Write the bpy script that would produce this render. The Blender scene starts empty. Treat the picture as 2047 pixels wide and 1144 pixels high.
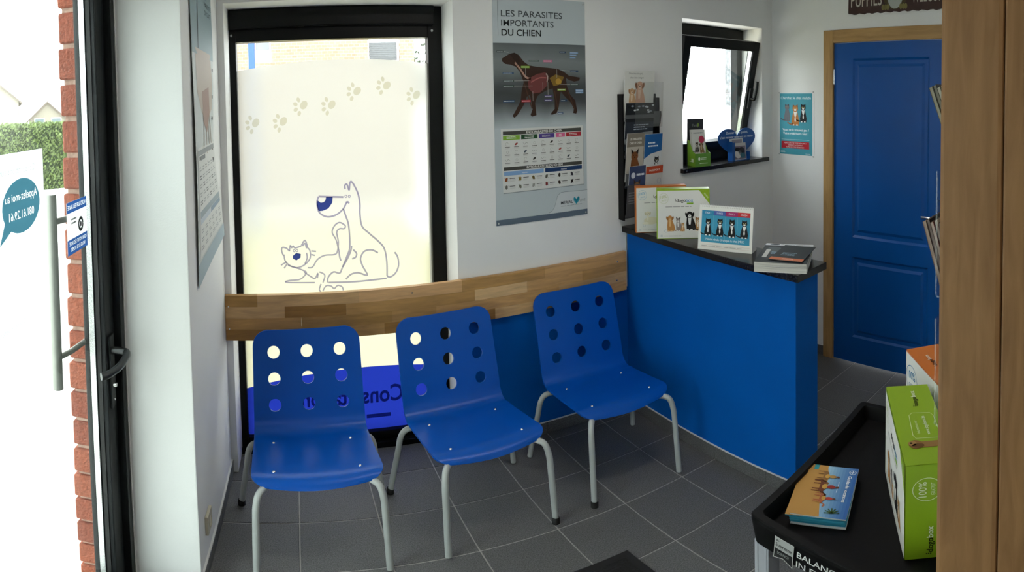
import bpy, bmesh, math, random
from mathutils import Vector, Matrix
from mathutils.geometry import tessellate_polygon
random.seed(7)
scene = bpy.context.scene
COL = scene.collection
PI = math.pi

# ------------------------------------------------------------------ camera
# the photograph is a hand-held phone panorama: linear angle across and up, slightly tilted
CAM = (0.3623, -2.5129, 1.7181)
FU, FV, V0 = 1055.88, 1226.585, 236.728          # pixels per radian across, up; row of the optical axis
YAW, TILT, ROLL = math.radians(23.5115), math.radians(1.96656), math.radians(-1.20498)
def make_camera():
    cd = bpy.data.cameras.new('panorama_camera')
    cd.type = 'PANO'
    cd.panorama_type = 'EQUIRECTANGULAR'
    cd.longitude_min = -1023.5 / FU; cd.longitude_max = 1023.5 / FU
    cd.latitude_max = V0 / FV; cd.latitude_min = (V0 - 1144) / FV
    cd.clip_start = 0.01; cd.clip_end = 500
    F = Vector((math.sin(YAW), math.cos(YAW), 0)); R = Vector((math.cos(YAW), -math.sin(YAW), 0)); U = Vector((0, 0, 1))
    F2 = F * math.cos(TILT) - U * math.sin(TILT); U2 = U * math.cos(TILT) + F * math.sin(TILT)
    R3 = R * math.cos(ROLL) + U2 * math.sin(ROLL); U3 = U2 * math.cos(ROLL) - R * math.sin(ROLL)
    o = bpy.data.objects.new('panorama_camera', cd); COL.objects.link(o)
    m = Matrix((R3, U3, -F2)).transposed().to_4x4(); m.translation = Vector(CAM)
    o.matrix_world = m
    scene.camera = o
make_camera()

# ------------------------------------------------------------------ sky, exposure
world = bpy.data.worlds.new('overcast_sky'); scene.world = world; world.use_nodes = True
bg = world.node_tree.nodes['Background']
bg.inputs['Color'].default_value = (0.93, 0.97, 1.0, 1); bg.inputs['Strength'].default_value = 8.5
vs = scene.view_settings
vs.view_transform = 'Standard'; vs.look = 'None'; vs.exposure = 0.36; vs.gamma = 1.0; vs.use_curve_mapping = False

# ------------------------------------------------------------------ materials
def lin(c):
    if isinstance(c, str):
        c = c.lstrip('#'); c = [int(c[i:i + 2], 16) / 255 for i in (0, 2, 4)]
        return tuple(x / 12.92 if x <= 0.04045 else ((x + 0.055) / 1.055) ** 2.4 for x in c)
    return tuple(c)
MATS = {}
def mat(name, col, rough=0.5, metal=0.0, spec=0.5, vary=0.0, vscale=20.0, bump=0.0, bscale=80.0, stretch=(1, 1, 1), col2=None, coat=0.0):
    if name in MATS: return MATS[name]
    m = bpy.data.materials.new(name); m.use_nodes = True; MATS[name] = m
    nt = m.node_tree; b = nt.nodes['Principled BSDF']
    c = lin(col)
    b.inputs['Base Color'].default_value = (*c, 1); b.inputs['Roughness'].default_value = rough
    b.inputs['Metallic'].default_value = metal; b.inputs['Specular IOR Level'].default_value = spec
    b.inputs['Coat Weight'].default_value = coat
    if vary or bump:
        tc = nt.nodes.new('ShaderNodeTexCoord'); mp = nt.nodes.new('ShaderNodeMapping'); mp.inputs['Scale'].default_value = stretch
        nt.links.new(tc.outputs['Object'], mp.inputs['Vector'])
    if vary:
        n = nt.nodes.new('ShaderNodeTexNoise'); n.inputs['Scale'].default_value = vscale; n.inputs['Detail'].default_value = 5
        nt.links.new(mp.outputs[0], n.inputs['Vector'])
        r = nt.nodes.new('ShaderNodeValToRGB'); nt.links.new(n.outputs['Fac'], r.inputs[0])
        d = lin(col2) if col2 else tuple(x * (1 - vary) for x in c)
        e = tuple(min(1, x * (1 + vary)) for x in c)
        r.color_ramp.elements[0].position = 0.3; r.color_ramp.elements[1].position = 0.7
        r.color_ramp.elements[0].color = (*d, 1); r.color_ramp.elements[1].color = (*e, 1)
        nt.links.new(r.outputs[0], b.inputs['Base Color'])
    if bump:
        n2 = nt.nodes.new('ShaderNodeTexNoise'); n2.inputs['Scale'].default_value = bscale; n2.inputs['Detail'].default_value = 4
        nt.links.new(mp.outputs[0], n2.inputs['Vector'])
        bp = nt.nodes.new('ShaderNodeBump'); bp.inputs['Strength'].default_value = bump; bp.inputs['Distance'].default_value = 0.01
        nt.links.new(n2.outputs['Fac'], bp.inputs['Height']); nt.links.new(bp.outputs[0], b.inputs['Normal'])
    return m
def ink(h):                                   # printed colour
    return mat('print_' + h.lstrip('#'), h, rough=0.55, spec=0.25)
def wood(name, c1, c2, axis='x', rough=0.45, scale=9.0):
    if name in MATS: return MATS[name]
    m = bpy.data.materials.new(name); m.use_nodes = True; MATS[name] = m
    nt = m.node_tree; b = nt.nodes['Principled BSDF']; b.inputs['Roughness'].default_value = rough; b.inputs['Specular IOR Level'].default_value = 0.35
    tc = nt.nodes.new('ShaderNodeTexCoord'); mp = nt.nodes.new('ShaderNodeMapping')
    k = {'x': (0.12, 1, 1), 'y': (1, 0.12, 1), 'z': (1, 1, 0.12)}[axis]
    mp.inputs['Scale'].default_value = k; nt.links.new(tc.outputs['Object'], mp.inputs['Vector'])
    n = nt.nodes.new('ShaderNodeTexNoise'); n.inputs['Scale'].default_value = scale * 5; n.inputs['Detail'].default_value = 6; n.inputs['Distortion'].default_value = 0.6
    nt.links.new(mp.outputs[0], n.inputs['Vector'])
    r = nt.nodes.new('ShaderNodeValToRGB'); r.color_ramp.elements[0].position = 0.32; r.color_ramp.elements[1].position = 0.68
    r.color_ramp.elements[0].color = (*lin(c1), 1); r.color_ramp.elements[1].color = (*lin(c2), 1)
    nt.links.new(n.outputs['Fac'], r.inputs[0]); nt.links.new(r.outputs[0], b.inputs['Base Color'])
    bp = nt.nodes.new('ShaderNodeBump'); bp.inputs['Strength'].default_value = 0.08; bp.inputs['Distance'].default_value = 0.005
    nt.links.new(n.outputs['Fac'], bp.inputs['Height']); nt.links.new(bp.outputs[0], b.inputs['Normal'])
    return m
def clear_glass(name, tint=(0.97, 0.99, 0.98), refl=0.06):
    if name in MATS: return MATS[name]
    m = bpy.data.materials.new(name); m.use_nodes = True; MATS[name] = m
    nt = m.node_tree; nt.nodes.remove(nt.nodes['Principled BSDF']); out = nt.nodes['Material Output']
    t = nt.nodes.new('ShaderNodeBsdfTransparent'); t.inputs['Color'].default_value = (*tint, 1)
    g = nt.nodes.new('ShaderNodeBsdfGlossy'); g.inputs['Roughness'].default_value = 0.02
    mx = nt.nodes.new('ShaderNodeMixShader'); mx.inputs[0].default_value = refl
    nt.links.new(t.outputs[0], mx.inputs[1]); nt.links.new(g.outputs[0], mx.inputs[2]); nt.links.new(mx.outputs[0], out.inputs['Surface'])
    return m
def film(name, col, tr=0.75, sheer=0.0, vary=0.0, blur=0.0):      # frosted adhesive film: light shines diffusely through it
    if name in MATS: return MATS[name]
    m = bpy.data.materials.new(name); m.use_nodes = True; MATS[name] = m
    nt = m.node_tree; nt.nodes.remove(nt.nodes['Principled BSDF']); out = nt.nodes['Material Output']
    c = lin(col)
    t = nt.nodes.new('ShaderNodeBsdfTranslucent'); t.inputs['Color'].default_value = (*c, 1)
    d = nt.nodes.new('ShaderNodeBsdfDiffuse'); d.inputs['Color'].default_value = (*c, 1)
    if vary:
        tc = nt.nodes.new('ShaderNodeTexCoord'); n = nt.nodes.new('ShaderNodeTexNoise'); n.inputs['Scale'].default_value = 3
        nt.links.new(tc.outputs['Object'], n.inputs['Vector'])
        r = nt.nodes.new('ShaderNodeValToRGB'); r.color_ramp.elements[0].color = (*[x * (1 - vary) for x in c], 1); r.color_ramp.elements[1].color = (*c, 1)
        nt.links.new(n.outputs['Fac'], r.inputs[0]); nt.links.new(r.outputs[0], t.inputs['Color'])
    mx = nt.nodes.new('ShaderNodeMixShader'); mx.inputs[0].default_value = tr
    nt.links.new(d.outputs[0], mx.inputs[1]); nt.links.new(t.outputs[0], mx.inputs[2])
    if blur:
        rf = nt.nodes.new('ShaderNodeBsdfRefraction'); rf.inputs['IOR'].default_value = 1.04; rf.inputs['Roughness'].default_value = 0.85; rf.inputs['Color'].default_value = (*[x * blur for x in c], 1)
        ad = nt.nodes.new('ShaderNodeMixShader'); ad.inputs[0].default_value = 0.5
        nt.links.new(mx.outputs[0], ad.inputs[1]); nt.links.new(rf.outputs[0], ad.inputs[2]); mx = ad
    if sheer:
        tp = nt.nodes.new('ShaderNodeBsdfTransparent'); m2 = nt.nodes.new('ShaderNodeMixShader'); m2.inputs[0].default_value = sheer
        nt.links.new(mx.outputs[0], m2.inputs[1]); nt.links.new(tp.outputs[0], m2.inputs[2]); mx = m2
    nt.links.new(mx.outputs[0], out.inputs['Surface'])
    return m

def tint(name, col):                          # coloured transparent film stuck over the frosted one
    if name in MATS: return MATS[name]
    m = bpy.data.materials.new(name); m.use_nodes = True; MATS[name] = m
    nt = m.node_tree; nt.nodes.remove(nt.nodes['Principled BSDF'])
    t = nt.nodes.new('ShaderNodeBsdfTransparent'); t.inputs['Color'].default_value = (*lin(col), 1)
    nt.links.new(t.outputs[0], nt.nodes['Material Output'].inputs['Surface']); return m
M_WALL = mat('white_wall_paint', (0.80, 0.80, 0.785), rough=0.75, spec=0.2, vary=0.015, vscale=3, bump=0.05, bscale=260)
M_CEIL = mat('white_ceiling_paint', (0.80, 0.80, 0.79), rough=0.8, vary=0.01)
M_BLUEWALL = mat('blue_wall_paint', (0.0, 0.105, 0.45), rough=0.6, spec=0.1, vary=0.04, vscale=4, bump=0.05, bscale=240)
M_DOORBLUE = mat('blue_door_paint', (0.0, 0.078, 0.33), rough=0.38, spec=0.4, vary=0.03, vscale=5)
M_CHAIR = mat('blue_plastic_shell', (0.0, 0.078, 0.42), rough=0.30, spec=0.3, vary=0.02, vscale=6)
M_TUBE = mat('silver_grey_powder_coat', (0.42, 0.44, 0.43), rough=0.38, spec=0.5, vary=0.03)
M_CHROME = mat('polished_chrome', (0.8, 0.8, 0.8), rough=0.15, metal=1.0)
M_RUBBER = mat('black_rubber', (0.008, 0.008, 0.008), rough=0.6)
M_BLACK = mat('black_window_lacquer', (0.004, 0.005, 0.005), rough=0.4, spec=0.18)
M_BLACKPL = mat('black_plastic', (0.0045, 0.0045, 0.005), rough=0.5, spec=0.12, vary=0.1, vscale=60)
M_STONE = mat('black_granite', (0.009, 0.009, 0.010), rough=0.25, spec=0.3, vary=0.5, vscale=160)
M_TILE = mat('anthracite_floor_tile', (0.122, 0.122, 0.120), rough=0.5, spec=0.35, vary=0.5, vscale=230, bump=0.2, bscale=240)
M_TILE2 = mat('anthracite_floor_tile_b', (0.132, 0.132, 0.129), rough=0.5, spec=0.35, vary=0.5, vscale=230, bump=0.2, bscale=240)
M_GROUT = mat('grey_grout', (0.40, 0.385, 0.36), rough=0.9, vary=0.1, vscale=60)
M_BEAD = mat('white_mastic', (0.7, 0.69, 0.67), rough=0.7)
M_PAPER = mat('white_paper', (0.78, 0.78, 0.77), rough=0.6, spec=0.25)
M_PAGES = mat('paper_page_edges', (0.62, 0.60, 0.55), rough=0.8, vary=0.25, vscale=40, stretch=(0.2, 0.2, 25))
M_OAK = wood('oak_casing', '#a07c4c', '#b8935f', 'z')
M_OAKX = wood('oak_casing_head', '#a07c4c', '#b8935f', 'y')

# ------------------------------------------------------------------ mesh helpers
class MB:
    def __init__(s): s.v = []; s.f = []; s.mi = []; s.mats = []
    def m(s, material):
        if material not in s.mats: s.mats.append(material)
        return s.mats.index(material)
    def face(s, pts, material):
        b = len(s.v); s.v += [tuple(p) for p in pts]; s.f.append(tuple(range(b, b + len(pts)))); s.mi.append(s.m(material))
    def box(s, x0, x1, y0, y1, z0, z1, material, M=None):
        b = len(s.v)
        P = [(x, y, z) for z in (z0, z1) for y in (y0, y1) for x in (x0, x1)]
        if M is not None: P = [tuple(M @ Vector(p)) for p in P]
        s.v += P; k = s.m(material)
        for q in ((0, 2, 3, 1), (4, 5, 7, 6), (0, 1, 5, 4), (2, 6, 7, 3), (0, 4, 6, 2), (1, 3, 7, 5)):
            s.f.append(tuple(b + i for i in q)); s.mi.append(k)
    def prism(s, pts, d0, d1, material, axis='y', side=None):
        """outline pts (a,b) swept along axis; axis y: (a,b)->(x,z); z: (x,y); x: (y,z)"""
        def P(a, b, d): return {'y': (a, d, b), 'z': (a, b, d), 'x': (d, a, b)}[axis]
        n = len(pts); b = len(s.v); k = s.m(material); ks = s.m(side) if side else k
        s.v += [P(a, c, d0) for a, c in pts] + [P(a, c, d1) for a, c in pts]
        for t in tessellate_polygon([[Vector((a, c, 0)) for a, c in pts]]):
            s.f.append(tuple(b + i for i in t)); s.mi.append(k)
            s.f.append(tuple(b + n + i for i in reversed(t))); s.mi.append(k)
        for i in range(n):
            j = (i + 1) % n; s.f.append((b + i, b + j, b + n + j, b + n + i)); s.mi.append(ks)
    def tube(s, pts, r, material, n=12, caps=True, r2=None):
        pts = [Vector(p) for p in pts]; b0 = len(s.v); k = s.m(material); up = None
        for i, p in enumerate(pts):
            t = (pts[min(i + 1, len(pts) - 1)] - pts[max(i - 1, 0)]).normalized()
            if up is None: up = t.orthogonal().normalized()
            up = (up - t * up.dot(t)).normalized(); w = t.cross(up)
            rr = r if r2 is None else r + (r2 - r) * i / (len(pts) - 1)
            for j in range(n):
                a = 2 * PI * j / n; s.v.append(tuple(p + (up * math.cos(a) + w * math.sin(a)) * rr))
        for i in range(len(pts) - 1):
            for j in range(n):
                j2 = (j + 1) % n
                s.f.append((b0 + i * n + j, b0 + i * n + j2, b0 + (i + 1) * n + j2, b0 + (i + 1) * n + j)); s.mi.append(k)
        if caps:
            s.f.append(tuple(b0 + j for j in reversed(range(n)))); s.mi.append(k)
            e = b0 + (len(pts) - 1) * n; s.f.append(tuple(e + j for j in range(n))); s.mi.append(k)
    def build(s, name, parent=None, loc=None, rot=None, smooth=None, bevel=0, bseg=2, me=None):
        me = bpy.data.meshes.new(name); me.from_pydata(s.v, [], s.f)
        for mm in s.mats: me.materials.append(mm)
        me.polygons.foreach_set('material_index', s.mi); me.update()
        bm = bmesh.new(); bm.from_mesh(me)
        bmesh.ops.recalc_face_normals(bm, faces=bm.faces) if bevel or smooth is not None else None
        if bevel:
            bmesh.ops.bevel(bm, geom=[e for e in bm.edges if e.is_manifold and e.calc_face_angle(0) > 0.5], offset=bevel, segments=bseg, affect='EDGES', profile=0.6, clamp_overlap=True)
        bm.to_mesh(me); bm.free()
        if smooth is not None:
            me.polygons.foreach_set('use_smooth', [True] * len(me.polygons)); me.set_sharp_from_angle(angle=math.radians(smooth))
        return link(name, me, parent, loc, rot)
def link(name, data, parent=None, loc=None, rot=None):
    o = bpy.data.objects.new(name, data); COL.objects.link(o)
    if parent: o.parent = parent
    if loc: o.location = loc
    if rot: o.rotation_euler = rot
    return o
def tag(o, label=None, cat=None, group=None, kind=None):
    if label: o['label'] = label
    if cat: o['category'] = cat
    if group: o['group'] = group
    if kind: o['kind'] = kind
    return o
def empty(name, loc=(0, 0, 0), rz=0, label=None, cat=None, group=None, kind=None, rot=None):
    o = link(name, None, None, loc, rot or (0, 0, rz)); o.empty_display_size = 0.05
    return tag(o, label, cat, group, kind)
def boxo(name, dims, material, parent=None, bevel=0, loc=None, rot=None):
    b = MB(); b.box(*dims, material); return b.build(name, parent, loc, rot, bevel=bevel)
def lathe(mb, prof, material, n=16, M=None):
    b0 = len(mb.v); k = mb.m(material)
    for r, z in prof:
        for j in range(n):
            a = 2 * PI * j / n; p = Vector((r * math.cos(a), r * math.sin(a), z)); mb.v.append(tuple(M @ p if M else p))
    for i in range(len(prof) - 1):
        for j in range(n):
            j2 = (j + 1) % n; mb.f.append((b0 + i * n + j, b0 + i * n + j2, b0 + (i + 1) * n + j2, b0 + (i + 1) * n + j)); mb.mi.append(k)
def spline(pts, n=6):
    P = [Vector(p) for p in pts]; out = []
    for i in range(len(P) - 1):
        a = P[max(i - 1, 0)]; b = P[i]; c = P[i + 1]; d = P[min(i + 2, len(P) - 1)]
        for j in range(n):
            t = j / n
            out.append(0.5 * ((2 * b) + (c - a) * t + (2 * a - 5 * b + 4 * c - d) * t * t + (3 * b - a - 3 * c + d) * t ** 3))
    out.append(P[-1]); return out

TXT = {}
def text_mesh(s, bold=0.0):
    key = (s, bold)
    if key not in TXT:
        cu = bpy.data.curves.new('lettering', 'FONT'); cu.body = s; cu.size = 1.0; cu.offset = bold; cu.resolution_u = 3
        ob = bpy.data.objects.new('lettering', cu); me = bpy.data.meshes.new_from_object(ob)
        V = [(v.co.x, v.co.y) for v in me.vertices]; Fc = [tuple(p.vertices) for p in me.polygons]
        bpy.data.objects.remove(ob); bpy.data.curves.remove(cu); bpy.data.meshes.remove(me)
        TXT[key] = (V, Fc)
    return TXT[key]
class Canvas:
    """flat print: local x to the right, z up, seen from -y; each layer a hair in front of the one below"""
    def __init__(s, warp=None): s.b = MB(); s.warp = warp
    def P(s, x, z, L):
        if s.warp: return s.warp(x, z, -0.0004 * L)
        return (x, -0.0004 * L, z)
    def poly(s, pts, c, L=1):
        c = ink(c) if isinstance(c, str) else c; b = len(s.b.v); k = s.b.m(c)
        s.b.v += [s.P(x, z, L) for x, z in pts]
        for t in tessellate_polygon([[Vector((x, z, 0)) for x, z in pts]]): s.b.f.append(tuple(b + i for i in t)); s.b.mi.append(k)
    def rect(s, x0, z0, x1, z1, c, L=1, nx=1, nz=1):
        for i in range(nx):
            for j in range(nz):
                a0, a1 = x0 + (x1 - x0) * i / nx, x0 + (x1 - x0) * (i + 1) / nx; b0, b1 = z0 + (z1 - z0) * j / nz, z0 + (z1 - z0) * (j + 1) / nz
                s.poly([(a0, b0), (a1, b0), (a1, b1), (a0, b1)], c, L)
    def ell(s, x, z, rx, rz, c, L=1, n=20, a=0.0):
        ca, sa = math.cos(a), math.sin(a)
        s.poly([(x + rx * math.cos(t) * ca - rz * math.sin(t) * sa, z + rx * math.cos(t) * sa + rz * math.sin(t) * ca) for t in [2 * PI * i / n for i in range(n)]], c, L)
    def ring(s, x, z, r, w, c, L=1, n=28, t0=0, t1=2 * PI):
        s.line([(x + r * math.cos(t0 + (t1 - t0) * i / n), z + r * math.sin(t0 + (t1 - t0) * i / n)) for i in range(n + 1)], w, c, L)
    def line(s, pts, w, c, L=1, smooth=0):
        c = ink(c) if isinstance(c, str) else c
        P = [Vector((x, z)) for x, z in pts]
        if smooth: P = [Vector((q.x, q.y)) for q in spline([(x, z, 0) for x, z in pts], smooth)]
        b = len(s.b.v); k = s.b.m(c)
        for i, p in enumerate(P):
            t = (P[min(i + 1, len(P) - 1)] - P[max(i - 1, 0)]); t = t.normalized() if t.length > 1e-9 else Vector((1, 0)); n = Vector((-t.y, t.x)) * w / 2
            s.b.v += [s.P(p.x + n.x, p.y + n.y, L), s.P(p.x - n.x, p.y - n.y, L)]
        for i in range(len(P) - 1):
            s.b.f.append((b + 2 * i, b + 2 * i + 1, b + 2 * i + 3, b + 2 * i + 2)); s.b.mi.append(k)
    def text(s, t, x, z, h, c, L=2, width=None, align='l', bold=0.0, mirror=False, rot=0.0, fat=1.0):
        """h: cap height in metres"""
        c = ink(c) if isinstance(c, str) else c
        V, Fc = text_mesh(t, bold)
        if not V: return
        x0 = min(v[0] for v in V); x1 = max(v[0] for v in V); sc = h / 0.70; sx = sc * fat
        if width: sx = width / (x1 - x0)
        W = (x1 - x0) * sx; off = {'l': 0, 'c': -W / 2, 'r': -W}[align]; b = len(s.b.v); k = s.b.m(c)
        ca, sa = math.cos(rot), math.sin(rot)
        for vx, vy in V:
            a = (vx - x0) * sx + off; d = vy * sc
            if mirror: a = -a
            s.b.v.append(s.P(x + a * ca - d * sa, z + a * sa + d * ca, L))
        for f in Fc: s.b.f.append(tuple(b + i for i in f)); s.b.mi.append(k)
    def greek(s, x0, z0, x1, z1, n, c, L=2, fill=0.45):        # lines of print too small to read
        for i in range(n):
            z = z1 - (z1 - z0) * (i + 0.5) / n; hh = (z1 - z0) / n * fill / 2
            e = x1 - (x1 - x0) * random.choice((0, 0.05, 0.12, 0.3)); x = x0
            while x < e - 0.001:
                w = (x1 - x0) * random.uniform(0.08, 0.2); s.rect(x, z - hh, min(x + w, e), z + hh, c, L); x += w + (x1 - x0) * 0.025
    def build(s, name, parent=None, loc=None, rot=None): return s.b.build(name, parent, loc, rot)

def outlines(t, bold=0.0):
    cu = bpy.data.curves.new('lettering', 'FONT'); cu.body = t; cu.size = 1.0; cu.offset = bold
    ob = bpy.data.objects.new('lettering', cu); cc = ob.to_curve(bpy.context.evaluated_depsgraph_get()); L = []
    for sp in cc.splines:
        P = list(sp.bezier_points); loop = []
        for i, p in enumerate(P):
            q = P[(i + 1) % len(P)]
            for k in range(4):
                u = k / 4; w_ = 1 - u; v = p.co * w_ ** 3 + p.handle_right * 3 * w_ * w_ * u + q.handle_left * 3 * w_ * u * u + q.co * u ** 3
                if not loop or (loop[-1][0] - v.x) ** 2 + (loop[-1][1] - v.y) ** 2 > 1e-8: loop.append((v.x, v.y))
        if len(loop) > 2: L.append(loop)
    ob.to_curve_clear(); bpy.data.objects.remove(ob); bpy.data.curves.remove(cu)
    return L
def knockout(c, outer, texts, m, L=2):
    '''a printed patch with the lettering left free; texts: (string, x, z, cap height, width), mirrored'''
    loops = [outer]
    for t, x, z, h, width in texts:
        O = outlines(t); x0 = min(p[0] for l in O for p in l); x1 = max(p[0] for l in O for p in l); sx = width / (x1 - x0); sz = h / .7
        loops += [[(x - (p[0] - x0) * sx, z + p[1] * sz) for p in l] for l in O]
    flat = [p for l in loops for p in l]; b = len(c.b.v); k = c.b.m(m)
    c.b.v += [c.P(x, z, L) for x, z in flat]
    for t in tessellate_polygon([[Vector((x, z, 0)) for x, z in l] for l in loops]): c.b.f.append(tuple(b + i for i in t)); c.b.mi.append(k)
def cat_print(c, x, z, h, body, bib=None, dark=None, tail=-1, L=2, eyes='#c8c080'):
    """a sitting cat, front view, feet at z"""
    w = h * 0.30; dark = dark or body
    c.line([(x + tail * w * 0.5, z + h * 0.08), (x + tail * w * 1.0, z + h * 0.06), (x + tail * w * 1.5, z + h * 0.10), (x + tail * w * 1.75, z + h * 0.16)], h * 0.06, dark, L, 4)
    c.poly([(x - w * .75, z), (x + w * .75, z), (x + w * .85, z + h * .2), (x + w * .6, z + h * .5), (x + w * .45, z + h * .66), (x - w * .45, z + h * .66), (x - w * .6, z + h * .5), (x - w * .85, z + h * .2)], body, L)
    if bib:
        c.poly([(x - w * .38, z + h * .66), (x + w * .38, z + h * .66), (x + w * .25, z + h * .5), (x, z + h * .32), (x - w * .25, z + h * .5)], bib, L + 1)
        c.ell(x, z + h * .28, w * .16, h * .12, bib, L + 1, 10)
        for k in (-.4, .4): c.ell(x + k * w, z + h * .025, w * .22, h * .035, bib, L + 2, 10)
    c.line([(x, z + h * .02), (x, z + h * .25)], h * .012, dark, L + 2)
    c.ell(x, z + h * .79, w * .62, h * .155, body, L + 2, 16)
    for k in (-1, 1):
        c.poly([(x + k * w * .58, z + h * .84), (x + k * w * .52, z + h * 1.0), (x + k * w * .15, z + h * .92)], dark, L + 2)
        c.ell(x + k * w * .24, z + h * .81, w * .1, h * .022, eyes, L + 4, 8)
    if bib: c.ell(x, z + h * .73, w * .28, h * .05, bib, L + 3, 10)
    c.ell(x, z + h * .755, w * .07, h * .014, '#40282a', L + 5, 6)
def dog_print(c, x, z, h, body, dark, light=None, L=2, lying=False, ears='flop'):
    w = h * 0.32
    if lying:
        c.ell(x + w * .9, z + h * .28, w * 1.9, h * .28, body, L, 16); c.ell(x - w * .5, z + h * .10, w * .9, h * .09, light or body, L + 1, 12); c.ell(x + w * .9, z + h * .06, w * .9, h * .06, body, L + 1, 12)
        c.line([(x + w * 2.5, z + h * .15), (x + w * 3.2, z + h * .08)], h * .08, dark, L)
    else:
        c.poly([(x - w * .55, z), (x + w * .8, z), (x + w * 1.15, z + h * .12), (x + w * .9, z + h * .4), (x + w * .5, z + h * .68), (x - w * .5, z + h * .68), (x - w * .6, z + h * .35)], body, L)
        c.line([(x + w * .9, z + h * .06), (x + w * 1.6, z + h * .03)], h * .06, dark, L)
        for k in (-.35, .3): c.ell(x + k * w, z + h * .03, w * .24, h * .04, light or body, L + 2, 10)
    if light: c.poly([(x - w * .3, z + h * .65), (x + w * .3, z + h * .65), (x + w * .15, z + h * .3), (x - w * .15, z + h * .3)], light, L + 1)
    c.ell(x, z + h * .8, w * .55, h * .17, body, L + 2, 16)
    for k in (-1, 1):
        if ears == 'flop': c.ell(x + k * w * .6, z + h * .8, w * .2, h * .13, dark, L + 3, 10, -k * 0.3)
        else: c.poly([(x + k * w * .5, z + h * .85), (x + k * w * .6, z + h * 1.08), (x + k * w * .1, z + h * .93)], dark, L + 2)
        c.ell(x + k * w * .22, z + h * .83, w * .07, h * .018, '#181410', L + 5, 6)
    c.ell(x, z + h * .74, w * .27, h * .085, light or body, L + 4, 12); c.ell(x, z + h * .765, w * .1, h * .025, '#181410', L + 5, 8)

# ================================================================== THE ROOM
T = 0.325                                   # floor tile pitch
XL, XC, XR, YF = 0.0, 2.174, 3.552, -2.30   # left wall, counter face, right wall, front wall (camera's doorway)
CEIL = 2.50
# ---- floor
b = MB(); b.box(-0.36, 3.76, -4.9, 0.26, -0.06, -0.003, M_GROUT)
floor_o = tag(b.build('floor'), 'dark grey tiled floor with pale grout lines', kind='structure')
def tile_mesh(w, d, m):
    t = MB(); t.box(0, w, 0, d, -0.012, 0, m); o = t.build('floor_tile', bevel=0.0015, bseg=1); me = o.data; bpy.data.objects.remove(o); return me
G = 0.0055
tm = [tile_mesh(T - G, T - G, M_TILE), tile_mesh(T - G, T - G, M_TILE2)]
for i in range(-1, 11):
    for j in range(0, 9):
        x0, y0 = i * T + G / 2, 0.25 - (j + 1) * T + G / 2
        wx = min(T - G, XR + 0.02 - x0) if i == 10 else T - G
        me = tm[random.random() < 0.4] if wx > T - G - 1e-6 else tile_mesh(wx, T - G, M_TILE)
        link('floor_tile', me, floor_o, (x0, y0, 0))
# ---- ceiling
tag(boxo('ceiling', (-0.60, 3.76, -4.95, 0.32, CEIL, CEIL + 0.12), M_CEIL), 'plain white plaster ceiling above the waiting room', kind='structure')
# ---- left wall block (carries the poster; its end face stands beside the glass door)
b = MB(); b.box(-0.325, XL, -0.825, 0.32, -0.02, CEIL, M_WALL)
tag(b.build('wall_left', bevel=0.004), 'white wall block between glass door and tall window', kind='structure')
# ---- back wall with two window openings
W1 = (0.032, 1.145, 0.0, 2.150)
W2 = (2.628, 3.428, 1.282, 2.142)
b = MB(); D = 0.32
b.box(0, W1[0], 0, D, -0.02, CEIL, M_WALL); b.box(W1[0], W1[1], 0, D, W1[3], CEIL, M_WALL)
b.box(W1[1], W2[0], 0, D, -0.02, CEIL, M_WALL)
b.box(W2[0], W2[1], 0, D, -0.02, W2[2], M_WALL); b.box(W2[0], W2[1], 0, D, W2[3], CEIL, M_WALL)
b.box(W2[1], 3.76, 0, D, -0.02, CEIL, M_WALL)
wall_back = tag(b.build('wall_back'), 'white back wall with tall frosted window and small open window', kind='structure')
boxo('painted_dado', (W1[1], XC, -0.0025, 0.0, 0.0, 0.72), M_BLUEWALL, wall_back)['label'] = 'blue painted lower strip of the wall'
# ---- right wall with the blue door
DY0, DY1, DZ = -1.425, -0.553, 2.028
b = MB()
b.box(XR, XR + 0.2, DY1, 0.02, -0.02, CEIL, M_WALL); b.box(XR, XR + 0.2, DY0, DY1, DZ, CEIL, M_WALL); b.box(XR, XR + 0.2, -2.47, DY0, -0.02, CEIL, M_WALL)
tag(b.build('wall_right'), 'white right wall around the blue panelled door', kind='structure')
# ---- wall holding the glass entrance door
b = MB()
b.box(-0.325, -0.225, -0.83, -0.825, -0.02, CEIL, M_WALL); b.box(-0.325, -0.225, -1.86, -0.83, 2.19, CEIL, M_WALL); b.box(-0.325, -0.225, -2.47, -1.86, -0.02, CEIL, M_WALL)
tag(b.build('wall_entrance'), 'white wall over the glass entrance door', kind='structure')
# ---- front wall: the camera stands in its doorway; a second room lies behind
b = MB()
b.box(-0.325, 0.016, -2.47, YF, -0.02, CEIL, M_WALL); b.box(0.984, XR + 0.2, -2.47, YF, -0.02, CEIL, M_WALL); b.box(0.016, 0.984, -2.47, YF, 2.205, CEIL, M_WALL)
tag(b.build('wall_front'), 'white wall with the doorway the view looks through', kind='structure')
b = MB()
b.box(-0.60, -0.50, -4.9, -2.47, -0.02, CEIL, M_WALL); b.box(2.4, 2.5, -4.9, -2.47, -0.02, CEIL, M_WALL); b.box(-0.6, 2.5, -4.95, -4.85, -0.02, CEIL, M_WALL); b.box(-0.6, -0.325, -2.49, -2.47, -0.02, CEIL, M_WALL)
tag(b.build('wall_rear'), 'white walls of the room behind the doorway', kind='structure')

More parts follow.
